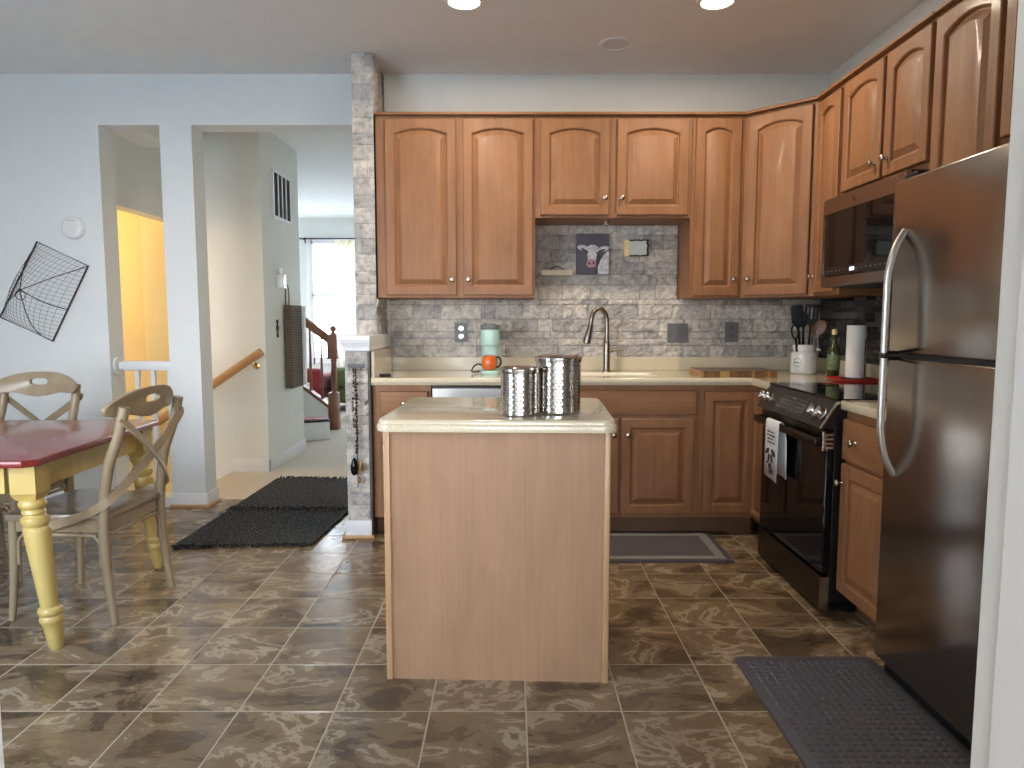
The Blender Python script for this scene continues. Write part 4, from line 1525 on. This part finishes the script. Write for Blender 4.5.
# white towel on the drawer knob of the stub-side base cabinet
root = thing('hand_towel', 'white hand towel draped from a drawer knob beside the island', 'towel', (-.615, 3.930, .40))
b = BM()
rs = []
for (z, w, d) in ((.045, .012, .010), (.03, .022, .013), (0, .035, .014), (-.06, .05, .013), (-.13, .058, .012), (-.14, .056, .008)):
    rs.append([(w * math.cos(2 * PI * i / 24) , -.004 + d * math.sin(2 * PI * i / 24) * (1 + .35 * math.sin(2 * PI * i / 24 * 4)) , z) for i in range(24)])
rings(b, rs)
obj('cloth_fold', b, 'white_cloth', root, 60)

# ------------------------------------------------------------------ ceiling lights
for i, (x, y, lit, lab) in enumerate(((-.235, 3.58, 1, 'glowing recessed ceiling light above the island side of the kitchen'), (.992, 3.58, 1, 'glowing recessed ceiling light nearer the oven wall'), (.582, 4.11, 0, 'unlit recessed ceiling light above the sink'))):
    root = thing('recessed_light', lab, 'ceiling light', (x, y, H), 0, 'recessed lights in the kitchen ceiling')
    b = BM(); lathe(b, [(.098, -.0005), (.097, -.006), (.078, -.007), (.076, -.002), (.076, -.0005)], 40); obj('trim_ring', b, 'white_trim', root, 40)
    b = BM(); lathe(b, [(.076, -.0015), (.060, -.0018), (.001, -.002)] if lit else [(.076, -.0015), (.05, -.006), (.001, -.008)], 36); obj('lens', b, 'lamp_glow' if lit else 'box_white', root, 40)
    if lit:
        l = lamp('downlight_glow', 'AREA', (x, y, H - .012), SPOT_W, WARM, .15, (0, 0, 0))

root = thing('puck_light', 'tiny round puck light under the short cabinet above the sink', 'light', (.575, 4.42, 1.841))
b = BM(); lathe(b, [(.022, 0), (.022, -.010), (.018, -.014)], 20); obj('case', b, 'satin_nickel', root, 40)
b = BM(); lathe(b, [(.015, -.0142), (.012, -.017), (.001, -.018)], 16); obj('lens', b, 'box_white', root, 40)

# ------------------------------------------------------------------ mats and rugs
root = thing('kitchen_mat', 'grey bordered mat on the tiles in front of the sink', 'mat', (.745, 3.775, .001))
b = BM(); prism(b, rrect(-.395, .395, -.255, .255, .012), 0, .008, 'z', .002); obj('base', b, 'mat_frame', root, None)
b = BM()
box(b, -.365, .365, -.222, -.172, .0081, .0089); box(b, -.365, .365, .172, .222, .0081, .0089); box(b, -.365, -.318, -.1719, .1719, .0081, .0089); box(b, .318, .365, -.1719, .1719, .0081, .0089)
bmesh.ops.remove_doubles(b, verts=b.verts[:], dist=.0003)
obj('woven_border', b, 'mat_weave_border', root, None)
b = BM(); box(b, -.317, .317, -.171, .171, .0081, .0088); obj('woven_centre', b, 'mat_weave_grey', root, None)

root = thing('anti_fatigue_mat', 'dark grey studded rubber mat in front of the refrigerator', 'mat', (1.062, 1.98, .001))
b = BM()
prism(b, rrect(-.248, .25, -.51, .51, .012), 0, .011, 'z', .006)
obj('base', b, 'mat_frame', root, 40)
b = BM()
p_ = .027
nx_, ny_ = int(.455 / p_), int(.97 / p_)
for i in range(nx_):
    for j in range(ny_):
        cx_, cy_ = (i - (nx_ - 1) / 2) * p_, (j - (ny_ - 1) / 2) * p_
        vs_ = [b.verts.new((cx_ + sx_ * e_, cy_ + sy_ * e_, z_)) for (e_, z_) in ((.0108, .0105), (.0072, .0152)) for (sx_, sy_) in ((-1, -1), (1, -1), (1, 1), (-1, 1))]
        for q in range(4):
            b.faces.new((vs_[q], vs_[(q + 1) % 4], vs_[4 + (q + 1) % 4], vs_[4 + q]))
        b.faces.new(vs_[4:8])
obj('raised_studs', b, 'mat_frame', root, None)

# black woven rug with fringed ends and a raised band
root = thing('runner_rug', 'black woven fringed rug lying across the hall opening', 'rug', (0, 0, .005))
c0, c1, c2, c3 = Vector((-1.855, 3.75)), Vector((-1.10, 3.80)), Vector((-1.005, 5.36)), Vector((-1.83, 5.40))
b = BM()
NU, NV = 40, 60
rg = random.Random(4)


def rugpt(u, v):
    p = (c0 * (1 - u) + c1 * u) * (1 - v) + (c3 * (1 - u) + c2 * u) * v
    z = .008 + .0012 * rg.random()
    if abs(v - .47) < .02:
        z += .013
    return (p.x, p.y, z)


gr = [[b.verts.new(rugpt(i / NU, j / NV)) for i in range(NU + 1)] for j in range(NV + 1)]
for j in range(NV):
    for i in range(NU):
        b.faces.new((gr[j][i], gr[j][i + 1], gr[j + 1][i + 1], gr[j + 1][i]))
edge = [e for e in b.edges if e.is_boundary]
ex = bmesh.ops.extrude_edge_only(b, edges=edge)
for vtx in [g_ for g_ in ex['geom'] if isinstance(g_, bmesh.types.BMVert)]:
    vtx.co.z = 0
obj('woven_field', b, 'rug_black', root, 60)
for vv_, sg in ((0, -1), (1, 1)):
    b = BM()
    for i in range(110):
        u = rg.random()
        p = (c0 * (1 - u) + c1 * u) if vv_ == 0 else (c3 * (1 - u) + c2 * u)
        l_ = rg.uniform(.02, .045)
        dx = rg.uniform(-.015, .015)
        tube(b, [(p.x, p.y - sg * .004, .006), (p.x + dx * .5, p.y + sg * l_ * .6, rg.uniform(.008, .022)), (p.x + dx, p.y + sg * l_, rg.uniform(.003, .012))], [.0045, .004, .0025], 5)
    obj('fringe', b, 'rug_black', root, 60)
b = BM()
for i in range(90):
    u = rg.random()
    v_ = .47 + rg.uniform(-.018, .004)
    p = (c0 * (1 - u) + c1 * u) * (1 - v_) + (c3 * (1 - u) + c2 * u) * v_
    tube(b, [(p.x, p.y, .018), (p.x + rg.uniform(-.02, .02), p.y - .02, .022), (p.x + rg.uniform(-.03, .03), p.y - .04, .012)], [.004, .0035, .002], 5)
obj('fringe_band', b, 'rug_black', root, 60)

# ------------------------------------------------------------------ dining table
TR = math.radians(3.2)
root = thing('dining_table', 'dining table with glossy red top and turned yellow legs', 'table', (-2.4985, 2.9763, 0), TR)
hl, hw_ = .75, .532
ch = .038
poly = [(-hl + ch, -hw_), (hl - ch, -hw_), (hl, -hw_ + ch), (hl, hw_ - ch), (hl - ch, hw_), (-hl + ch, hw_), (-hl, hw_ - ch), (-hl, -hw_ + ch)]
b = BM(); prism(b, poly, .713, .740, 'z', .006, 3); obj('table_top', b, 'table_red', root, 40)
b = BM()
for s_ in (-1, 1):
    box(b, -hl + .14, hl - .14, s_ * (hw_ - .075) - .011, s_ * (hw_ - .075) + .011, .605, .7125, .002)
    box(b, s_ * (hl - .075) - .011, s_ * (hl - .075) + .011, -hw_ + .14, hw_ - .14, .605, .7125, .002)
obj('apron', b, 'table_yellow', root, None)
LEG = [(.022, 0), (.029, .012), (.033, .06), (.036, .085), (.040, .10), (.045, .108), (.047, .118), (.043, .128), (.041, .132), (.046, .140), (.048, .150), (.044, .160), (.034, .166), (.036, .20), (.042, .30), (.049, .40), (.052, .455), (.049, .470), (.044, .474), (.050, .482), (.055, .494), (.052, .508), (.043, .514), (.040, .520), (.046, .526), (.044, .534), (.041, .540), (.050, .548), (.053, .560), (.048, .574), (.040, .580)]
for sx_ in (-1, 1):
    for sy_ in (-1, 1):
        b = BM()
        lathe(b, LEG, 28)
        prism(b, [(-.052, -.052), (.052, -.052), (.052, .052), (-.052, .052)], .600, .7125, 'z', .003, 1)
        rs = [[(-.040, -.040, .578), (.040, -.040, .578), (.040, .040, .578), (-.040, .040, .578)], [(-.052, -.052, .6), (.052, -.052, .6), (.052, .052, .6), (-.052, .052, .6)]]
        rings(b, rs)
        for vtx in b.verts:          # the legs splay outward a little
            k_ = max(0, .60 - vtx.co.z)
            vtx.co.x *= .88; vtx.co.y *= .88
            vtx.co.x += sx_ * k_ * .11
            vtx.co.y += sy_ * k_ * .02
            vtx.co.x += sx_ * (hl - .074)
            vtx.co.y += sy_ * (hw_ - .105)
        obj('leg', b, 'table_yellow', root, 35)


# ------------------------------------------------------------------ bistro chairs with crossed back straps
def make_chair(label, loc, rz):
    root = thing('dining_chair', label, 'chair', loc, rz, 'cross-back chairs at the dining table')
    SH = .455
    # seat: saddle slab, rounded front
    b = BM()
    outline = []
    n = 9
    for i in range(n):
        t = i / (n - 1)
        outline.append((-.225 + .45 * t, -.205 - .022 * math.sin(PI * t)))
    outline += [(.232, -.185), (.212, .05), (.196, .20), (.185, .215)]
    outline += [(-.185, .215), (-.196, .20), (-.212, .05), (-.232, -.185)]
    rs = []
    for sc_, z in ((.93, SH - .030), (.985, SH - .028), (1.0, SH - .020), (1.0, SH - .010), (.985, SH - .002), (.93, SH), (.55, SH - .006), (.2, SH - .009)):
        rs.append([(p[0] * sc_, p[1] * sc_, z) for p in outline])
    rings(b, rs)
    obj('seat', b, 'chair_seat_taupe', root, 50)
    b = BM()
    box(b, -.195, .195, -.198, -.178, SH - .078, SH - .0305, .002); box(b, -.165, .165, .185, .203, SH - .078, SH - .0305, .002)
    for s_ in (-1, 1):
        prism(b, [(s_ * .205, -.18), (s_ * .185, -.18), (s_ * .167, .19), (s_ * .187, .19)], SH - .078, SH - .0305)
    obj('seat_frame', b, 'chair_taupe', root, None)
    for s_ in (-1, 1):
        b = BM(); tube(b, smooth_path([(s_ * .207, -.215, 0), (s_ * .200, -.206, .12), (s_ * .196, -.198, .25), (s_ * .196, -.190, SH - .032)], 5), [.0135, .014, .0145, .0150, .0155, .016, .0165, .017, .0175, .018, .0185, .019, .0195, .0195, .0195, .0195], 12)
        obj('front_leg', b, 'chair_taupe', root, 60)
        b = BM()
        pts = smooth_path([(s_ * .207, .235, 0), (s_ * .203, .215, .15), (s_ * .200, .202, .32), (s_ * .198, .205, .46), (s_ * .197, .232, .64), (s_ * .195, .284, .78), (s_ * .194, .314, .895)], 5)
        tube(b, pts, [.0150 + .006 * min(1, i / 12) for i in range(len(pts))], 12)
        obj('back_post', b, 'chair_taupe', root, 60)
    # crest rail: bowed kidney board with a hand slot
    b = BM()
    N = 48

    def crest(a):
        s = math.cos(a)
        x = .238 * math.copysign(abs(s) ** .8, s)
        t = x / .238
        if math.sin(a) >= 0:
            z = .885 + .075 * max(0, 1 - abs(t) ** 2.3) ** .75
        else:
            z = .885 - .050 * max(0, 1 - abs(t) ** 6) ** .5 - .018 * math.cos(t * PI * 1.5) * (1 - t * t) + .012 * (1 - abs(t))
        return x, z

    def slot(a):
        s, c_ = math.sin(a), math.cos(a)
        return .048 * math.copysign(abs(c_) ** .6, c_), .908 + .017 * math.copysign(abs(s) ** .8, s)

    def bend(x, z, d):
        return (x, .280 + .05 * (1 - (x / .24) ** 2) + (z - .85) * .24 + d - .036, z + .004)
    loops = []
    for f_, d in ((crest, -.011), (crest, .011), (slot, .011), (slot, -.011)):
        loops.append([b.verts.new(bend(*f_(2 * PI * i / N), d)) for i in range(N)])
    for A_, B_ in ((0, 1), (1, 2), (2, 3), (3, 0)):
        for i in range(N):
            b.faces.new((loops[A_][i], loops[A_][(i + 1) % N], loops[B_][(i + 1) % N], loops[B_][i]))
    bmesh.ops.recalc_face_normals(b, faces=b.faces[:])
    es = [e for e in b.edges if e.calc_face_angle(0) > 1.0]
    bmesh.ops.bevel(b, geom=es, offset=.003, segments=2, affect='EDGES')
    obj('crest_rail', b, 'chair_taupe', root, 40)
    # crossed bentwood straps: from each post top over the other post down to the seat side
    for s_ in (-1, 1):
        o_ = .008 if s_ > 0 else 0
        pts = smooth_path([(s_ * .214, .308, .85), (s_ * .18, .318 + o_, .81), (0, .302 + o_, .675), (-s_ * .165, .252 + o_, .545), (-s_ * .224, .205, .492), (-s_ * .226, .12, .452), (-s_ * .222, .03, .420), (-s_ * .216, -.04, .398)], 6)
        ups = []
        for p in pts:
            t = min(1, max(0, (p.z - .40) / .14))
            ups.append(Vector((0, 1, .45)).normalized() * t + Vector((-s_, 0, 0)) * (1 - t) if p.z < .56 else Vector((0, 1, .45)).normalized())
        sec = [(-.004, -.0178), (.004, -.0178), (.004, .0178), (-.004, .0178)]
        b = BM(); sweep(b, pts, sec, ups); obj('back_strap', b, 'chair_taupe', root, 40)
    # bent braces under the seat
    def brace(p, q, inn):
        z0, zt = .235, SH - .090
        m_ = [Vector((*p, z0)), Vector((*p, zt - .06)), Vector((*p, zt)) * 1, Vector((*q, zt)), Vector((*q, zt - .06)), Vector((*q, z0))]
        d_ = (m_[3] - m_[2]).normalized()
        pts = [m_[0], m_[1], m_[1] + Vector((0, 0, .035)) + d_ * .006, m_[1] + Vector((0, 0, .052)) + d_ * .022, m_[2] + d_ * .05, m_[3] - d_ * .05, m_[4] + Vector((0, 0, .052)) - d_ * .022, m_[4] + Vector((0, 0, .035)) - d_ * .006, m_[4], m_[5]]
        b = BM(); tube(b, smooth_path(pts, 4), .0075, 8); obj('brace', b, 'chair_taupe', root, 60)
    fl, fr_, bl, br = (-.180, -.192), (.180, -.192), (-.182, .198), (.182, .198)
    brace((-.178, -.196), (.178, -.196), 0)
    brace((-.197, -.175), (-.200, .185), 0)
    brace((.197, -.175), (.200, .185), 0)
    brace((-.178, .206), (.178, .206), 0)
    return root


ch1 = make_chair('taupe cross-back chair drawn up at the end of the red table', (-1.846, 3.0185, 0), math.radians(-94.9))
dup(ch1, (-2.545, 3.47, 0), math.radians(-1), 'taupe cross-back chair on the wall side of the red table, its crest above the tabletop')

# ------------------------------------------------------------------ on the dining wall
root = thing('smoke_detector', 'round white smoke alarm high on the dining wall', 'smoke alarm', (-2.809, BY, 1.826))
b = BM(); lathe(b, [(.072, .0005), (.073, .01), (.070, .026), (.058, .036), (.040, .038), (.001, .038)], 40, (0, 0, 0), 'y'); obj('case', b, 'white_gloss', root, 40)
b = BM()
for i in range(5):
    box(b, -.020 + i * .010, -.014 + i * .010, -.0395, -.0380, .044 - abs(i - 2) * .002, .048 - abs(i - 2) * .002)
obj('sounder_slots', b, 'plate_silver', root, None)

root = thing('wire_net_basket', 'black wire net basket with a domed net hung tilted on the wall', 'wire basket', (0, 0, 0))
TLc, Rc, Bc, Lc = Vector((-3.048, 0, 1.738)), Vector((-2.729, 0, 1.585)), Vector((-2.985, 0, 1.103)), Vector((-3.318, 0, 1.258))
fy_ = BY - .012


def netp(u, v):
    p = (TLc * (1 - u) + Rc * u) * (1 - v) + (Lc * (1 - u) + Bc * u) * v
    h_ = .20 * (4 * u * (1 - u)) ** .75 * (4 * v * (1 - v)) ** .75 + .10 * math.exp(-(((u - .5) ** 2 + (v - .5) ** 2) / .012)) * .3
    return Vector((p.x, fy_ - h_, p.z))


b = BM(); tube(b, [Vector((c_.x, fy_, c_.z)) for c_ in (TLc, Rc, Bc, Lc)], .0055, 8, True); obj('frame', b, 'black_wire', root, 60)
b = BM()
for i in range(1, 15):
    u = i / 15
    tube(b, [netp(u, j / 16) for j in range(17)], .0009, 4)
for j in range(1, 20):
    v = j / 20
    tube(b, [netp(i / 16, v) for i in range(17)], .0009, 4)
obj('net', b, 'black_wire', root, 60)
hub = netp(.5, .5)
for (u, v) in ((1, 0), (1, .58), (.78, 1), (0, .1), (0, .95)):
    e_ = netp(u, v)
    mid = hub.lerp(e_, .5)
    mid.y = netp(.5 + (u - .5) * .5, .5 + (v - .5) * .5).y - .004
    mid2 = hub.lerp(e_, .8)
    mid2.y = netp(.5 + (u - .5) * .8, .5 + (v - .5) * .8).y - .004
    b = BM(); tube(b, smooth_path([hub, mid, mid2, e_], 5), .0028, 6); obj('rib', b, 'black_wire', root, 60)
b = BM(); lathe(b, [(.001, -.012), (.012, -.006), (.012, .006), (.001, .012)], 12, tuple(hub)); tube(b, [hub + Vector((.03 * math.cos(t), .004, -.03 + .03 * math.sin(t))) for t in [2 * PI * i / 16 for i in range(16)]], .0025, 6, True); obj('hub', b, 'black_wire', root, 60)

# guard rail across the narrow opening
root = thing('guard_railing', 'white guard railing with square balusters in the narrow wall opening', 'railing', (0, 0, 0))
b = BM(); box(b, -2.575, O1R - .002, BY + .045, BY + .105, .906, .968, .006); obj('top_rail', b, 'white_trim', root, 40)
b = BM(); lathe(b, [(.062, 0), (.060, .014), (.045, .018)], 28, (O1L + .0195, BY + .075, .937), 'x'); obj('wall_rosette', b, 'white_trim', root, 40)
b = BM(); box(b, -2.6, -2.57, BY + .05, BY + .10, .915, .96, .003); obj('rail_end', b, 'white_trim', root, None)
for x in (-2.49, -2.385, -2.275):
    b = BM(); box(b, x - .014, x + .014, BY + .061, BY + .089, .0601, .9065, .002); obj('baluster', b, 'white_trim', root, None)

# stair handrail
root = thing('stair_handrail', 'sloping oak handrail with brass bracket on the stairwell wall', 'handrail', (0, 0, 0))
a_, z_ = Vector((-1.995, HY - .07, .985)), Vector((-3.3, HY - .07, .125))
b = BM(); sweep(b, [a_, z_], [(-.030, -.022), (-.012, -.027), (.014, -.026), (.030, -.018), (.034, 0), (.030, .018), (.014, .026), (-.012, .027), (-.030, .022)], (0, 0, 1)); obj('rail', b, 'rail_oak', root, 30)
for t in (.05, .55):
    p = a_.lerp(z_, t)
    b = BM(); tube(b, smooth_path([(p.x, HY - .003, p.z - .075), (p.x, HY - .04, p.z - .085), (p.x, HY - .068, p.z - .065), (p.x, HY - .07, p.z - .035)], 5), .008, 10); lathe(b, [(.027, 0), (.026, .006), (.012, .010)], 20, (p.x, HY - .0005, p.z - .075), 'y'); obj('bracket', b, 'brass', root, 50)

# skirt board and steps down from the landing
root = thing('basement_stairs', 'carpeted steps leading down from the hall landing', 'stairs', (0, 0, 0))
b = BM()
for i in range(11):
    x1_ = -2.2905 - i * .25 if i else -2.2905
    zt = -.19 * (i + 1)
    if zt < -2.2 or -2.2905 - (i + 1) * .25 < -4.58:
        break
    box(b, -2.2905 - (i + 1) * .25, -2.2905 - i * .25, 4.80, HY - .017, zt - .19, zt, .01)
obj('steps', b, 'carpet_beige', root, 30)
b = BM(); prism(b, [(-2.29, .0), (-2.29, .11), (-3.6, -.885), (-3.6, -1.1), (-2.32, -.13)], HY - .0155, HY - .002, 'y'); obj('skirt_board', b, 'white_trim', root, None)

# warm lamp of the basement stair, just under the sloping ceiling there
root = thing('stair_lamp', 'warm globe lamp over the basement stairs', 'lamp', (-3.95, 5.15, 2.02))
b = BM(); lathe(b, [(.055, .34), (.055, .325), (.012, .318), (.012, .26), (.03, .25)], 24); obj('canopy', b, 'brass', root, 40)
b = BM(); lathe(b, [(.03, .25), (.06, .22), (.075, .17), (.06, .12), (.001, .095)], 24); obj('globe', b, 'lamp_glow', root, 50)
lamp('stair_glow', 'POINT', (-3.95, 5.15, 2.02), 26, (1.0, 0.62, 0.22), .06)

# ------------------------------------------------------------------ on the hall wall
root = thing('return_vent', 'white return air grille with four dark slots on the hall wall', 'vent', (HX, 0, 0))
vy0, vy1, vz0, vz1 = 5.945, 6.42, 2.075, 2.49
b = BM()
ft = .012
for (ya_, yb_, za_, zb_) in ((vy0, vy1, vz0, vz0 + .03), (vy0, vy1, vz1 - .03, vz1), (vy0, vy0 + .03, vz0 + .03, vz1 - .03), (vy1 - .03, vy1, vz0 + .03, vz1 - .03)):
    box(b, .0005, ft, ya_, yb_, za_, zb_, .001)
for i in range(1, 4):
    yc = vy0 + .03 + (vy1 - vy0 - .06) * i / 4
    box(b, .0005, ft, yc - .010, yc + .010, vz0 + .03, vz1 - .03)
obj('frame', b, 'white_trim', root, None)
b = BM(); box(b, .0004, .003, vy0 + .02, vy1 - .02, vz0 + .02, vz1 - .02)
for i in range(4):
    for j in range(7):
        yc = vy0 + .045 + (vy1 - vy0 - .06) * (i + j / 7.6) / 4
        box(b, .003, .009, yc - .001, yc + .001, vz0 + .03, vz1 - .03)
obj('slots', b, 'vent_dark', root, None)

root = thing('door_chime', 'small white box with a round top knob on the hall wall', 'chime', (HX, 6.03, 1.565))
b = BM(); box(b, .0005, .055, -.05, .05, -.06, .055, .006); obj('case', b, 'white_gloss', root, 40)
b = BM(); box(b, .0552, .06, -.036, .036, -.045, .04, .002); obj('cover', b, 'steel', root, None)
b = BM(); lathe(b, [(.012, .055), (.018, .075), (.026, .095), (.018, .115), (.001, .12)], 18, (.028, 0, 0)); obj('knob', b, 'white_gloss', root, 60)
b = BM(); 
for (y_, z0_, z1_, w_) in ((0, -.075, .075, .008), (0, -.015, .025, .026), (0, .045, .075, .016), (0, -.075, -.045, .016)):
    box(b, .0005, .012, y_ - w_, y_ + w_, z0_, z1_, .003)
o = obj('key_hook', b, 'black_wire', None, None); o.location = (HX, 5.965, 1.165)
tag(o, 'small black iron key hook low on the hall wall', 'hook')

root = thing('hanging_wicker_basket', 'tall flat brown wicker basket hung by a ring on the hall wall', 'basket', (HX, 6.29, .64))
b = BM(); box(b, .012, .075, -.165, .165, 0, .725, .006); obj('woven_body', b, 'wicker_brown', root, None)
b = BM(); box(b, .0755, .10, .125, .175, .01, .72, .004); obj('pale_liner', b, 'box_white', root, None)
b = BM(); tube(b, [(.02, -.09 + .05 * math.cos(t), .80 + .10 * math.sin(t)) for t in [2 * PI * i / 20 for i in range(20)]], .006, 8, True); obj('hanging_ring', b, 'wicker_brown', root, 60)

# stair up to the next floor
NY = 7.87
root = thing('staircase', 'staircase with dark wood railing turned balusters and newel post in the hall beyond', 'staircase', (0, 0, 0))
slope_ = (.486 - .216) / (-2.346 + 1.994)
nx0 = -2.015


def zline(x, z0):
    return z0 + (x - nx0) * slope_


b = BM(); prism(b, [(nx0, 0), (nx0, zline(nx0, .21)), (-4.4, zline(-4.4, .21)), (-4.4, 0)], NY, NY + .10, 'y'); obj('stringer_wall', b, 'wall_paint', root, None)
b = BM(); prism(b, [(nx0 + .02, zline(nx0 + .02, .21)), (nx0 + .02, zline(nx0 + .02, .25)), (-4.4, zline(-4.4, .25)), (-4.4, zline(-4.4, .21))], NY - .012, NY + .112, 'y', .004); obj('stringer_cap', b, 'stair_wood', root, None)
b = BM()
for i in range(9):
    xr = nx0 - .02 - i * .25
    box(b, xr - .25, xr, NY + .113, NY + 1.0, 0, .19 * (i + .35), .006)
obj('treads', b, 'carpet_beige', root, 30)
b = BM(); a_, z_ = Vector((nx0 + .01, NY + .05, zline(nx0, .98))), Vector((-4.3, NY + .05, zline(-4.3, .98)))
sweep(b, [a_, z_], [(-.042, -.03), (.014, -.034), (.040, -.018), (.040, .018), (.014, .034), (-.042, .03)], (0, 0, 1)); obj('handrail', b, 'stair_wood', root, 30)
BAL = [(.016, 0), (.016, .16), (.019, .18), (.011, .20), (.017, .26), (.011, .50), (.010, .74), (.010, .76)]
for i in range(9):
    x = nx0 - .13 - i * .125
    b = BM(); lathe(b, BAL, 10, (x, NY + .05, zline(x, .245))); obj('baluster', b, 'stair_wood', root, 50)
b = BM()
box(b, nx0 - .05, nx0 + .06, NY - .020, NY + .085, 0, .42, .004)
lathe(b, [(.040, .42), (.028, .44), (.034, .47), (.026, .52), (.032, .62), (.028, .76), (.036, .78), (.030, .80)], 20, (nx0 + .0125, NY + .03, 0))
box(b, nx0 - .05, nx0 + .06, NY - .020, NY + .085, .80, 1.07, .006)
lathe(b, [(.046, 1.07), (.03, 1.085), (.018, 1.10), (.034, 1.12), (.038, 1.14), (.026, 1.165), (.001, 1.175)], 20, (nx0 + .0125, NY + .03, 0))
obj('newel_post', b, 'stair_wood', root, 40)

root = thing('storage_box', 'white lidded storage box on the hall carpet by the stair', 'box', (-2.045, 7.27, .0045), math.radians(28))
b = BM(); box(b, -.15, .12, -.11, .11, 0, .185, .008); obj('body', b, 'box_white', root, 40)
b = BM(); box(b, -.158, .128, -.118, .118, .186, .207, .006); obj('lid', b, 'lid_dark', root, 40)
b = BM(); box(b, -.13, .10, -.09, .085, 0, .008, .001)
o = obj('magazine', b, 'magazine_red', None, None); o.location = (-2.045, 7.27, .2122); o.rotation_euler = (0, 0, math.radians(20))
tag(o, 'reddish patterned magazine lying on the storage box lid', 'magazine')


def armchair(label, loc, rz, mat):
    root = thing('armchair', label, 'armchair', loc, rz)
    b = BM(); box(b, -.42, .42, -.40, .40, .10, .30, .03, 3); obj('frame', b, mat, root, 40)
    b = BM(); box(b, -.30, .30, -.43, .24, .305, .44, .05, 3); obj('seat_cushion', b, mat, root, 40)
    b = BM(); box(b, -.42, .42, .24, .44, .30, .585, .06, 3); obj('backrest', b, mat, root, 40)
    b = BM(); box(b, -.30, .30, .10, .235, .445, .57, .05, 3); obj('back_cushion', b, mat, root, 40)
    for s_ in (-1, 1):
        b = BM(); box(b, s_ * .37 - .07, s_ * .37 + .07, -.42, .40, .30, .50, .05, 3); obj('armrest', b, mat, root, 40)
    for sx_ in (-1, 1):
        for sy_ in (-1, 1):
            b = BM(); lathe(b, [(.022, 0), (.03, .10)], 12, (sx_ * .36, sy_ * .34, 0)); obj('leg', b, 'stair_wood', root, 40)


armchair('red upholstered armchair seen through the stair balusters', (-2.96, 9.75, .004), math.radians(180), 'red_cloth')
armchair('olive green armchair beside the newel post in the room beyond', (-2.04, 9.9, .004), math.radians(180), 'green_cloth')

# curtain
root = thing('curtain_rod', 'thin black curtain rod above the bright far window', 'curtain rod', (0, 0, 0))
b = BM(); tube(b, [(-3.45, LY - .09, 2.46), (-1.95, LY - .09, 2.46)], .011, 10); obj('rod', b, 'black_wire', root, 60)
for x in (-3.17, -2.15):
    b = BM(); box(b, x - .012, x + .012, LY - .10, LY - .0005, 2.44, 2.455); box(b, x - .012, x + .012, LY - .012, LY - .0005, 2.40, 2.49); obj('bracket', b, 'black_wire', root, None)
root = thing('window_curtain', 'sheer cream curtain panel with gold tabs at the far window', 'curtain', (0, 0, 0))
b = BM()
N = 50
rows = [(2.44, .012), (2.30, .022), (1.5, .030), (.25, .036)]
g_ = [[b.verts.new((-2.70 + .62 * i / N, LY - .09 + a_ * math.sin(i / N * PI * 12), z)) for i in range(N + 1)] for z, a_ in rows]
for j in range(len(rows) - 1):
    for i in range(N):
        b.faces.new((g_[j][i], g_[j][i + 1], g_[j + 1][i + 1], g_[j + 1][i]))
obj('panel', b, 'curtain_sheer', root, 60)
b = BM()
for i in range(5):
    x = -2.66 + i * .13
    tube(b, smooth_path([(x - .06, LY - .105, 2.44), (x - .045, LY - .118, 2.38), (x, LY - .122, 2.33), (x + .045, LY - .118, 2.38), (x + .06, LY - .105, 2.44)], 4), .008, 6)
obj('gold_tab', b, 'gold', root, 60)

# bare pale tree outside the far window
root = thing('garden_tree', 'pale leafy tree outside the far window', 'tree', (-3.2, 19, -3.0))
b = BM()
rt = random.Random(9)


def branch(p, d, l, r, depth):
    q = p + d * l
    tube(b, [p, p.lerp(q, .5) + Vector((rt.uniform(-.05, .05), rt.uniform(-.05, .05), 0)) * l, q], [r, r * .85, r * .7], 6)
    if depth:
        for _ in range(4 if depth > 1 else 3):
            nd = (d + Vector((rt.uniform(-1, 1), rt.uniform(-1, 1), rt.uniform(-.1, .7))) * .75).normalized()
            branch(p.lerp(q, rt.uniform(.6, 1)), nd, l * rt.uniform(.55, .75), r * .6, depth - 1)
    else:
        tips.append(q)


tips = []
branch(Vector((0, 0, 0)), Vector((0, 0, 1)), 2.2, .12, 4)
obj('trunk', b, 'bark_pale', root, 60)
b = BM()
for q in tips:
    for _ in range(6):
        c_ = q + Vector((rt.uniform(-.3, .3), rt.uniform(-.3, .3), rt.uniform(-.3, .3)))
        u_ = Vector((rt.uniform(-1, 1), rt.uniform(-1, 1), rt.uniform(-1, 1))).normalized() * .09
        w_ = u_.orthogonal().normalized() * .04
        vs_ = [b.verts.new(c_ + k_) for k_ in (-u_, w_, u_, -w_)]
        b.faces.new(vs_)
obj('foliage', b, 'leaf_pale', root, None)
